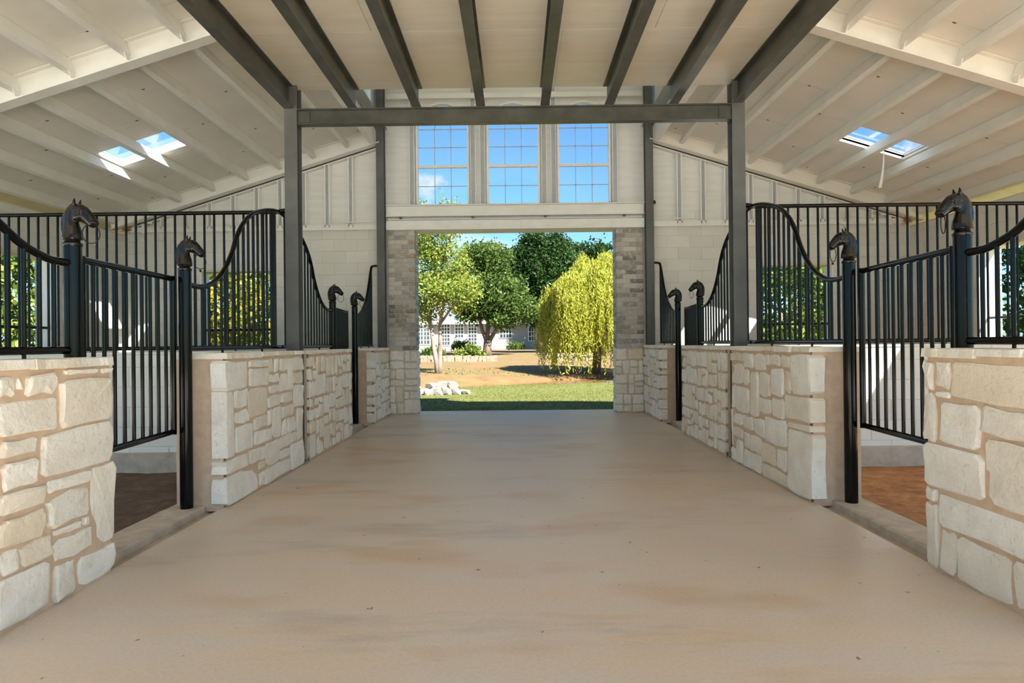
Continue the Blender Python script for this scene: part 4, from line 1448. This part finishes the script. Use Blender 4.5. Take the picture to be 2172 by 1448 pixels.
for s, sn in SIDES:
    front_panel(s, POSTS[0], 2.32, SHORT, 'black pipe railing on the %s stone wall nearest the camera' % sn)
    front_panel(s, POSTS[1], 6.28, LONG, 'black railing with swept top from the %s near gate to the grey column' % sn)
    front_panel(s, POSTS[2], 6.34, LONG, 'black railing sweeping down beyond the %s grey column' % sn)
    front_panel(s, POSTS[3], 10.33, SHORT, 'short black swept railing beside the %s brick pillar' % sn)
    # stub of pipe joining the swept rail to the columns
    # stall divider
    root = empty('stall_divider', (s * 4.6, 6.31, 1.15), 'tall black pipe bar divider between the two %s hand stalls' % sn, 'railing', 'stall dividers')
    x0, x1 = 2.35, OX - .005
    yd = 6.31
    obj('top_rail', MB().tube([(s * x0, yd, 2.58), (s * x1, yd, 2.58)], RR, 12), 'black_paint', root, True)
    obj('bottom_rail', MB().tube([(s * 2.5, yd, RAIL_Z), (s * x1, yd, RAIL_Z)], RR, 12), 'black_paint', root, True)
    bar = MB().tube([(0, yd, RAIL_Z), (0, yd, 2.58)], BR, 8, False)
    first = None
    n = int((x1 - 2.47) / 0.1016)
    for i in range(n + 1):
        x = s * (2.50 + i * 0.1016)
        if first is None:
            first = obj('bar', bar, 'black_paint', root, 'all')
            bz = wloc(first).z
            first.location.x = x - root.location.x
        else:
            inst('bar', first.data, (x, yd, bz), root)
    for x in (2.9, 4.4, 5.9):
        obj('foot', MB().tube([(s * x, yd, WALL_TOP - .002), (s * x, yd, RAIL_Z - .01)], .010, 6), 'black_paint', root, True)


# ------------------------------------------------------------------ gates
def gate(s, hinge, free, lab, dx):
    """pipe gate from the hinge post towards the latch post; dx = how far the free end stands in the stall"""
    gz0, gz1 = 0.585, 1.695
    d = 1 if free > hinge else -1
    ya = hinge + d * 0.082
    L = 1.012
    hx = s * (POST_X + .01)
    fx = s * (POST_X + .01 + dx)
    yl = math.sqrt(L * L - dx * dx)
    yb_ = ya + d * yl
    root = empty('stall_gate', (hx, ya, gz0), lab, 'gate', 'stall gates')

    def pt(t, z):
        return (hx + (fx - hx) * t, ya + (yb_ - ya) * t, z)
    obj('hinge_stile', MB().tube([pt(0, gz0 - RR), pt(0, gz1 + RR)], RR, 12), 'black_paint', root, True)
    obj('latch_stile', MB().tube([pt(1, gz0 - RR), pt(1, gz1 + RR)], RR, 12), 'black_paint', root, True)
    obj('top_rail', MB().tube([pt(0.005, gz1), pt(.995, gz1)], RR, 12), 'black_paint', root, True)
    obj('bottom_rail', MB().tube([pt(0.005, gz0), pt(.995, gz0)], RR, 12), 'black_paint', root, True)
    for i in range(1, 10):
        obj('bar', MB().tube([pt(i / 10, gz0), pt(i / 10, gz1)], BR, 8, False), 'black_paint', root, 'all')
    for z in (0.80, 1.48):
        h = obj('hinge', MB().tube([(hx, ya - d * .026, z - .05), (hx, ya - d * .026, z + .05)], .011, 8).box(hx - .008, hx + .008, ya - d * .044, ya - d * .015, z - .045, z + .045), 'black_paint', root, True)


for s, sn in SIDES:
    gate(s, POSTS[0], POSTS[1], 'black pipe gate just ajar in the %s near stall opening' % sn, 0.055)
    gate(s, POSTS[2], POSTS[3], 'black pipe gate in the %s far stall opening' % sn, 0.10)

# ------------------------------------------------------------------ outdoors: water, rocks, walls
wb = MB()
ring = []
for i in range(30):
    x = -14 + 28 * i / 29
    ring.append((x, 21.4 + .35 * max(-9, min(9, x)) + .15 * math.sin(x * 1.3), WATER))
for i in range(30):
    x = 14 - 28 * i / 29
    ring.append((x, 24.6 + .35 * max(-9, min(9, x)) + .15 * math.sin(x * .9 + 1), WATER))
wb.add(ring, [(i, i + 1, 58 - i, 59 - i) for i in range(29)])
tag(obj('pond_water', wb, 'pond_water', smooth='all', recalc=False), 'shallow muddy brown water between lawn and dirt bank', 'water', None, 'stuff')

rocks = [(-2.72, 17.1, .17), (-2.45, 17.0, .20), (-2.16, 16.9, .17), (-1.90, 17.0, .18), (-1.66, 17.0, .17), (-1.42, 17.2, .15), (-2.58, 17.3, .22), (-2.28, 17.3, .24), (-2.02, 17.4, .21), (-1.78, 17.35, .20), (-2.42, 17.45, .2), (-2.12, 17.5, .25), (-1.86, 17.55, .24), (-1.52, 17.4, .16), (-2.9, 17.4, .22)]
for i, (x, y, r) in enumerate(rocks):
    r *= .84
    bm = bmesh.new()
    bmesh.ops.create_icosphere(bm, subdivisions=2, radius=1.0)
    sd = Vector((i * 3.7, 1.3, 8.1))
    fl = (rnd.uniform(.85, 1.35), rnd.uniform(.8, 1.1), rnd.uniform(.6, .85))
    for v in bm.verts:
        kk = 1 + .35 * mnoise.noise(v.co * 1.1 + sd)
        q = v.co * kk
        for ax in range(3):
            q[ax] = max(-.78, min(.78, q[ax]))
        v.co = Vector((q.x * fl[0], q.y * fl[1], q.z * fl[2])) * r
    me = bpy.data.meshes.new('rock')
    bm.to_mesh(me); bm.free()
    me.materials.append(M['rock'])
    up = .16 if 10 <= i <= 12 else 0.0
    o = inst('rock', me, (x, y, gz(x, y) + r * .35 + up))
    o.rotation_euler = (0, 0, rnd.uniform(0, 6))
    row = 'front row' if i < 6 else ('upper row' if 10 <= i <= 12 else 'back row')
    rank = sorted([q[0] for q in (rocks[:6] if i < 6 else (rocks[10:13] if 10 <= i <= 12 else rocks[6:10] + rocks[13:]))]).index(x)
    tag(o, 'pale boulder in the %s of the rock pile, %s from the left' % (row, ORD[rank]), 'rock', 'rock pile by the water')

# low dry-stone retaining walls in front of the house
rw = MB()
for i in range(34):
    for j in range(2):
        x = -8.5 + i * .22 + rnd.uniform(-.03, .03)
        y = 34.2 + .02 * (x + 4) ** 2
        z = gz(x, y) + j * .17
        rw.box(x, x + .2, y, y + .35 + rnd.uniform(-.05, .05), z - .05, z + .16 + rnd.uniform(-.03, .03))
tag(obj('retaining_wall', rw, 'retaining_stone'), 'low dry stone retaining wall left of the lawn in front of the house', 'stone wall')
rw = MB()
for i in range(12):
    for j in range(2):
        x = 1.75 + i * .25
        z = gz(x, 35) + j * .2
        rw.box(x, x + .24, 35, 35.35, z - .05, z + .19 + rnd.uniform(-.02, .02))
tag(obj('retaining_wall', rw, 'retaining_stone'), 'short pale garden wall behind the willow', 'stone wall')

# ------------------------------------------------------------------ house
HY = 56.0
HZ = .55
PXM = HY / 1300.0


def hx(px): return (px - 1095) * PXM
def hz(py): return 1.2 + (731.5 - py) * PXM


h = empty('house', (hx(1030), HY, HZ), 'white painted brick house with grey roof behind the trees', 'house')
obj('wall', MB().box(hx(862), hx(1178), HY, HY + 9, HZ - .3, hz(686)), 'house_brick', h)
obj('roof', MB().prism([(hx(840), HY - .6, hz(684)), (hx(1185), HY - .6, hz(684)), (hx(1185), HY + 9.6, hz(684)), (hx(840), HY + 9.6, hz(684))],
                       [(hx(905), HY + 4, hz(612)), (hx(1120), HY + 4, hz(612)), (hx(1120), HY + 5, hz(612)), (hx(905), HY + 5, hz(612))]), 'house_roof', h)
obj('eave', MB().box(hx(840), hx(1185), HY - .62, HY - .5, hz(690), hz(683)), 'white_trim', h)
obj('gable_wing', MB().prism([(hx(845), HY - .25, HZ - .3), (hx(918), HY - .25, HZ - .3), (hx(918), HY - .25, hz(690)), (hx(882), HY - .25, hz(640)), (hx(845), HY - .25, hz(690))],
                             [(hx(845), HY + 2, HZ - .3), (hx(918), HY + 2, HZ - .3), (hx(918), HY + 2, hz(690)), (hx(882), HY + 2, hz(640)), (hx(845), HY + 2, hz(690))]), 'house_brick', h)


def house_window(x0, x1, y0, y1, nc, nr, ydep, double=False):
    w = obj('window', MB().box(hx(x0) - .06, hx(x1) + .06, ydep - .05, ydep + .05, hz(y1) - .06, hz(y0) + .06), 'white_trim', h)
    obj('pane', MB().box(hx(x0), hx(x1), ydep - .07, ydep - .052, hz(y1), hz(y0)), 'house_glass', w)
    mb = MB()
    for i in range(1, nc):
        x = hx(x0) + (hx(x1) - hx(x0)) * i / nc
        t = .05 if double and i == nc // 2 else .02
        mb.box(x - t, x + t, ydep - .09, ydep - .07, hz(y1), hz(y0))
    for i in range(1, nr):
        z = hz(y1) + (hz(y0) - hz(y1)) * i / nr
        mb.box(hx(x0), hx(x1), ydep - .09, ydep - .07, z - .02, z + .02)
    obj('muntin', mb, 'white_trim', w)


house_window(886.5, 912, 688, 731, 4, 5, HY - .26, True)
for a, b in ((937, 954), (966, 983), (994, 1011)):
    house_window(a, b, 689, 733, 3, 6, HY)
house_window(1061, 1085, 695, 719, 4, 3, HY)
house_window(1122, 1153, 689, 726, 6, 4, HY, True)
mb = MB()
n = 12
cx, zc = hx(897), hz(684)
rr = hx(912) - cx
for j in range(n):
    t0, t1 = math.pi * j / n, math.pi * (j + 1) / n
    mb.prism([(cx, HY - .33, zc), (cx + rr * math.cos(t0), HY - .33, zc + rr * math.sin(t0)), (cx + rr * math.cos(t1), HY - .33, zc + rr * math.sin(t1))],
             [(cx, HY - .26, zc), (cx + rr * math.cos(t0), HY - .26, zc + rr * math.sin(t0)), (cx + rr * math.cos(t1), HY - .26, zc + rr * math.sin(t1))])
aw = obj('arch_window', mb, 'house_glass', h)
mb = MB()
for t in [math.pi * i / 6 for i in range(7)]:
    mb.tube([(cx + .2 * rr * math.cos(t), HY - .35, zc + .2 * rr * math.sin(t)), (cx + rr * math.cos(t), HY - .35, zc + rr * math.sin(t))], .02, 5)
mb.torus((cx, HY - .35, zc), (1, 0, 0), (0, 0, 1), rr, rr, .03, 24, 5).torus((cx, HY - .35, zc), (1, 0, 0), (0, 0, 1), rr * .5, rr * .5, .02, 20, 5)
obj('muntin', mb, 'white_trim', aw)
obj('window_cooler', MB().box(hx(967), hx(982), HY - .5, HY - .08, hz(732), hz(718)).box(hx(968), hx(976), HY - .53, HY - .5, hz(722), hz(719)), 'window_unit', h)['label'] = 'grey box cooler in the middle tall window'
tag(obj('porch_step', MB().box(hx(850), hx(1030), HY - 3.5, HY - .3, gz(-4, 52) - .2, hz(741)), 'curb_concrete'), 'long pale porch slab along the house front', 'porch')


# ------------------------------------------------------------------ trees and shrubs
def leaf_mesh(name, centers, size, mat, parent, elong=1.6, droop=0.0, r=rng):
    n = len(centers)
    d = r.normal(size=(n, 3))
    d[:, 2] -= droop * 2.2
    d /= np.linalg.norm(d, axis=1)[:, None]
    q = r.normal(size=(n, 3))
    if droop > .5:
        q[:, 2] *= .2
    w = np.cross(d, q)
    w /= (np.linalg.norm(w, axis=1)[:, None] + 1e-9)
    sz = size * r.uniform(.65, 1.3, n)[:, None]
    a = d * sz * elong * .5
    b = w * sz * .5
    v = np.empty((n, 4, 3))
    v[:, 0] = centers - a
    v[:, 1] = centers + b
    v[:, 2] = centers + a
    v[:, 3] = centers - b
    v = v.reshape(-1, 3)
    c = (v.min(0) + v.max(0)) / 2
    me = bpy.data.meshes.new(name)
    me.vertices.add(n * 4)
    me.vertices.foreach_set('co', (v - c).astype(np.float32).ravel())
    me.loops.add(n * 4)
    me.loops.foreach_set('vertex_index', np.arange(n * 4, dtype=np.int32))
    me.polygons.add(n)
    me.polygons.foreach_set('loop_start', np.arange(0, n * 4, 4, dtype=np.int32))
    me.update(calc_edges=True)
    me.materials.append(M[mat])
    o = inst(name, me, c, parent)
    o['kind'] = 'stuff'
    return o


def crown_points(blobs, n, per, spread):
    """leaf centres: clumps on and inside ellipsoids"""
    blobs = list(blobs)
    for b in list(blobs):
        for q in range(5):                      # tufts breaking the outline
            d = rng.normal(size=3); d[2] = abs(d[2]) + .2; d /= np.linalg.norm(d)
            blobs.append((b[0] + d[0] * b[3] * .95, b[1] + d[1] * b[4] * .95, b[2] + d[2] * b[5] * .98, b[3] * .28, b[4] * .28, b[5] * .42))
    vol = np.array([(b[3] * b[4] * b[5]) ** .667 for b in blobs])
    cnt = np.maximum(1, (vol / vol.sum() * n / per)).astype(int)
    pts = []
    for b, kk in zip(blobs, cnt):
        d = rng.normal(size=(kk, 3))
        d /= np.linalg.norm(d, axis=1)[:, None]
        rad = rng.uniform(.45, 1.0, kk) ** .6
        cc = np.array(b[:3]) + d * rad[:, None] * np.array(b[3:])
        lv = np.repeat(cc, per, 0) + rng.normal(size=(kk * per, 3)) * spread
        pts.append(lv)
    return np.concatenate(pts)


def tree(name, lab, x, y, trunk, blobs, nl, size, mat, bark='bark_dark', per=26, spread=.22, elong=1.6, droop=0, group=None, cat='tree'):
    z0 = gz(x, y)
    root = empty(name, (x, y, z0), lab, cat, group)
    mb = MB()
    for pts, rs in trunk:
        mb.tube([(x + a, y + b, z0 + c) for a, b, c in pts], rs, 8)
    obj('trunk', mb, bark, root, 'all')
    bl = [(x + b[0], y + b[1], z0 + b[2], b[3], b[4], b[5]) for b in blobs]
    leaf_mesh('foliage', crown_points(bl, nl, per, spread), size, mat, root, elong, droop)
    return root


# slender double-trunk tree at the left of the doorway view
tree('slender_tree', 'slender tree with two pale trunks left of the doorway view', -3.35, 26.0,
     [([(0.0, 0, -.1), (-.02, 0, .4), (-.16, 0, 1.1), (-.26, .05, 2.0), (-.5, .1, 3.0), (-.9, .1, 4.2)], [.14, .12, .10, .085, .06, .03]),
      ([(.05, 0, -.1), (.08, 0, .5), (.12, .05, 1.2), (.12, .1, 2.1), (.3, .1, 3.2), (.5, 0, 4.6), (.6, 0, 6)], [.13, .11, .10, .085, .06, .04, .02]),
      ([(.12, .1, 2.1), (.7, 0, 2.9), (1.3, .1, 3.5)], [.06, .04, .02]), ([(-.5, .1, 3.0), (-.1, .1, 4), (.0, .1, 5.4)], [.05, .035, .02])],
     [(-.3, 0, 3.3, 1.1, 1.0, 1.0), (.6, 0, 3.3, 1.1, 1, .7), (-.5, .2, 4.6, 1.2, 1.0, .9), (.5, .1, 4.8, .9, .9, .8), (1.25, 0, 3.6, .75, .6, .45), (-.2, 0, 5.7, .9, .9, .9), (.6, 0, 6.3, .5, .5, .9), (-1.0, 0, 6.5, .5, .5, .9), (-.7, 0, 2.5, .6, .6, .5)],
     17000, .082, 'leaf_pale', 'bark_pale', 18, .17, 1.4)
# spreading oak in the middle
tree('spreading_oak', 'spreading green oak with forked trunk in front of the house', -1.9, 40.0,
     [([(0, 0, -.1), (0, 0, .5), (.05, 0, 1.0)], [.36, .28, .27]),
      ([(.0, 0, .9), (-.3, 0, 1.6), (-.5, 0, 2.4), (-1.2, 0, 3.4)], [.16, .12, .11, .06]),
      ([(.02, 0, .9), (.05, 0, 1.8), (0, .2, 3.0), (.1, 0, 5)], [.16, .13, .11, .05]),
      ([(.1, 0, .9), (.5, 0, 1.5), (.95, 0, 2.2), (1.5, 0, 3)], [.17, .12, .10, .05]),
      ([(.05, 0, 1.6), (.35, .2, 2.4), (.8, .3, 3.4)], [.1, .08, .05])],
     [(-.7, 0, 4.2, 1.6, 1.5, 1.2), (.6, 0, 4.0, 1.6, 1.5, 1.2), (1.9, 0, 2.9, 1.2, 1.1, .75), (.0, 0, 5.8, 1.5, 1.4, 1.2), (-1.1, 0, 2.9, 1.0, 1, .6), (1.1, -.3, 2.4, .9, .8, .5), (.3, 0, 2.95, 1.3, 1, .5), (-.9, 0, 5.8, .8, .8, 1.0), (2.4, 0, 3.1, .7, .7, .6)],
     46000, .115, 'leaf_oak', 'bark_dark', 34, .22)
tree('dark_oak', 'tall dark green oak behind the house front, right of centre', 1.7, 44.0,
     [([(0, 0, -.1), (0, 0, 2), (.2, 0, 4.5)], [.3, .22, .1])],
     [(-.9, 0, 5.2, 1.8, 1.6, 1.6), (.9, 0, 5.0, 1.7, 1.6, 2.0), (0, 0, 7.0, 1.7, 1.5, 1.2), (1.3, 0, 7.2, 1.0, 1, 1.2), (.6, 0, 2.8, 1.6, 1.2, 1.4), (2.4, 0, 5.2, 1.2, 1.2, 1.6), (-1.9, .5, 6.0, 1.0, 1.0, 1.1), (2.0, 0, 3.0, 1.2, 1, 1.6)],
     52000, .125, 'leaf_dark', 'bark_dark', 34, .22)
for i, (x, y, sc, m_, lab) in enumerate(((6.2, 52, 1.0, 'leaf_dark', 'dark tree top showing just above the willow'), (-5.5, 73.0, 1.2, 'leaf_oak', 'green tree rising behind the house roof'))):
    tree('background_tree', lab, x, y, [([(0, 0, -.1), (0, 0, 3), (0, 0, 6)], [.3, .22, .1])],
         [(0, 0, 5 * sc, 2.2, 2, 2), (.8, 0, 7.2 * sc, 1.6, 1.5, 1.4), (-1, 0, 6.8 * sc, 1.5, 1.5, 1.5)], 11000, .2, m_, 'bark_dark', 28, .3)

# weeping willow: strands hung from a dome
wx, wy = 3.45, 26.6
z0 = gz(wx, wy)
wr = empty('willow_tree', (wx, wy, z0), 'golden green weeping willow at the right of the doorway view', 'tree')
mb = MB().tube([(wx, wy, z0 - .1), (wx + .1, wy, z0 + 1.5), (wx - .1, wy, z0 + 3), (wx, wy, z0 + 4)], [.2, .16, .12, .05], 8)
for a in range(7):
    t = a * .9
    mb.tube([(wx, wy, z0 + 2.4), (wx + .9 * math.cos(t), wy + .9 * math.sin(t), z0 + 3.7), (wx + 1.5 * math.cos(t), wy + 1.5 * math.sin(t), z0 + 3.7)], [.06, .04, .02], 6)
obj('trunk', mb, 'bark_dark', wr, 'all')
cs = []
for i in range(2500):
    t = rng.uniform(0, 2 * math.pi)
    lobe = mnoise.noise(Vector((math.cos(t) * 1.6, math.sin(t) * 1.6, 2.2)))
    rr = (2.0 + .75 * lobe) * math.sqrt(rng.uniform(.02, 1.0))
    top = z0 + 5.0 - .34 * rr ** 2 + .7 * mnoise.noise(Vector((rr * math.cos(t) * 1.1, rr * math.sin(t) * 1.1, 5.0))) + rng.uniform(-.5, .15)
    L = rng.uniform(.7, 2.6) if rng.uniform() < .75 else rng.uniform(1.5, 4.3)
    bot = max(top - L, z0 + .12 + (rng.uniform(0, 1.3) if rng.uniform() < .5 else 0))
    m_ = int((top - bot) / .05)
    if m_ < 3:
        continue
    zz = np.linspace(top, bot, m_)
    out = 1 + .16 * (top - zz) / 3.0
    sway = rng.normal(size=2) * .06
    px = wx + rr * math.cos(t) * out + sway[0] * (top - zz) + rng.normal(size=m_) * .045
    py = wy + rr * math.sin(t) * out + sway[1] * (top - zz) + rng.normal(size=m_) * .045
    cs.append(np.stack([px, py, zz], 1))
leaf_mesh('foliage', np.concatenate(cs), .044, 'leaf_willow', wr, 3.4, .85)

# trees outside the stall windows
side_trees = [
    (-10.6, 8.2, 'leaf_yellow', 'yellow green leafy tree filling the left outer window', 1.0),
    (-10.2, 11.6, 'leaf_mid', 'green leafy tree beyond the left outer window', 1.0),
    (-7.3, 14.2, 'leaf_yellow', 'yellowing leafy tree in the left side of the left end window', .95),
    (-7.0, 18.2, 'leaf_mid', 'green leafy tree in the right side of the left end window', 1.0),
    (-11.0, 20.0, 'leaf_oak', 'green tree farther back behind the left end window', 1.2),
    (11.4, 8.6, 'leaf_mid', 'green leafy tree filling the right outer window', 1.0),
    (11.6, 12.4, 'leaf_dark', 'dark leafy tree beyond the right outer window', 1.1),
    (6.6, 15.4, 'leaf_mid', 'green leafy tree in the right end window', 1.0),
    (9.2, 19.4, 'leaf_dark', 'dark leafy tree in the right part of the right end window', 1.1),
    (6.4, 23.5, 'leaf_oak', 'green tree farther back behind the right end window', 1.0)]
for (x, y, m_, lab, sc) in side_trees:
    tree('leafy_tree', lab, x, y, [([(0, 0, -.1), (.1, 0, 1.0), (0, 0, 2.4)], [.10, .08, .04]), ([(.1, 0, 1.0), (.5, 0, 2.2)], [.06, .03]), ([(0, 0, .9), (-.5, .2, 2.0)], [.06, .03])],
         [(0, 0, 2.2 * sc, 1.5, 1.3, 1.3), (-.8, .2, 1.3, 1.0, 1, .9), (.8, 0, 1.4, 1.0, 1.0, .9), (0, 0, 3.5 * sc, 1.2, 1.1, .9), (0, 0, .8, 1.3, 1.0, .55)],
         7000, .10, m_, 'bark_dark', 22, .2)

for i, (x, y, r, hgt, m_, lab) in enumerate((
        (-4.3, 48.5, .8, .45, 'leaf_oak', 'low shrub under the tall house windows'),
        (-2.9, 36.5, .9, .4, 'leaf_mid', 'leafy shrub on top of the retaining wall'),
        (-4.9, 36.0, .6, .35, 'leaf_oak', 'small shrub behind the two pale trunks'),
        (2.9, 40.0, 1.2, .6, 'leaf_dark', 'dark shrub at the right end of the house'),
        (4.6, 38.5, 1.2, .8, 'leaf_dark', 'large shrub half hidden by the willow'),
        (-.1, 54.8, .7, .3, 'leaf_oak', 'low shrub below the small house window'))):
    z = gz(x, y)
    root = empty('shrub', (x, y, z), lab, 'shrub', 'shrubs by the house')
    obj('stem', MB().tube([(x, y, z - .05), (x + .05, y, z + hgt)], [.04, .02], 6), 'bark_dark', root)
    leaf_mesh('foliage', crown_points([(x, y, z + hgt * .6, r, r * .7, hgt)], 1500, 15, .12), .12, m_, root)

# lawn blades near the doorway
n = 90000
bx = rng.uniform(-9, 9, n)
by = 10.98 + rng.uniform(0, 1, n) ** 1.2 * 11.8
keep = (np.abs(bx) < 2.4 + (by - 10.9) * .35) & (by - .35 * bx < 21.5) & ~((bx > -3.2) & (bx < -1.15) & (by > 16.7) & (by < 17.9))
bx, by = bx[keep], by[keep]
n = len(bx)
bz = np.array([gz(a, b) for a, b in zip(bx, by)]) - .005
hh = rng.uniform(.015, .042, n)
ang = rng.uniform(0, math.pi, n)
lean = rng.normal(size=(n, 2)) * .025
v = np.empty((n, 3, 3))
wd = .006
v[:, 0] = np.stack([bx - wd * np.cos(ang), by - wd * np.sin(ang), bz], 1)
v[:, 1] = np.stack([bx + wd * np.cos(ang), by + wd * np.sin(ang), bz], 1)
v[:, 2] = np.stack([bx + lean[:, 0], by + lean[:, 1], bz + hh], 1)
me = bpy.data.meshes.new('grass')
me.vertices.add(n * 3)
me.vertices.foreach_set('co', v.reshape(-1).astype(np.float32))
me.loops.add(n * 3)
me.loops.foreach_set('vertex_index', np.arange(n * 3, dtype=np.int32))
me.polygons.add(n)
me.polygons.foreach_set('loop_start', np.arange(0, n * 3, 3, dtype=np.int32))
me.update(calc_edges=True)
me.materials.append(M['grass_blade'])
tag(inst('grass', me, (0, 0, 0)), 'short green grass just outside the doorway', 'grass', None, 'stuff')

# dry leaf litter on the bank
lc = np.stack([rng.uniform(-6, .6, 380), rng.uniform(25.2, 28.5, 380), np.zeros(380)], 1)
lc[:, 2] = [gz(a, b) + .03 for a, b in lc[:, :2]]
lt = leaf_mesh('leaf_litter', lc, .045, 'leaf_yellow', None)
tag(lt, 'scattered dry leaves on the orange dirt bank', 'leaves', None, 'stuff')
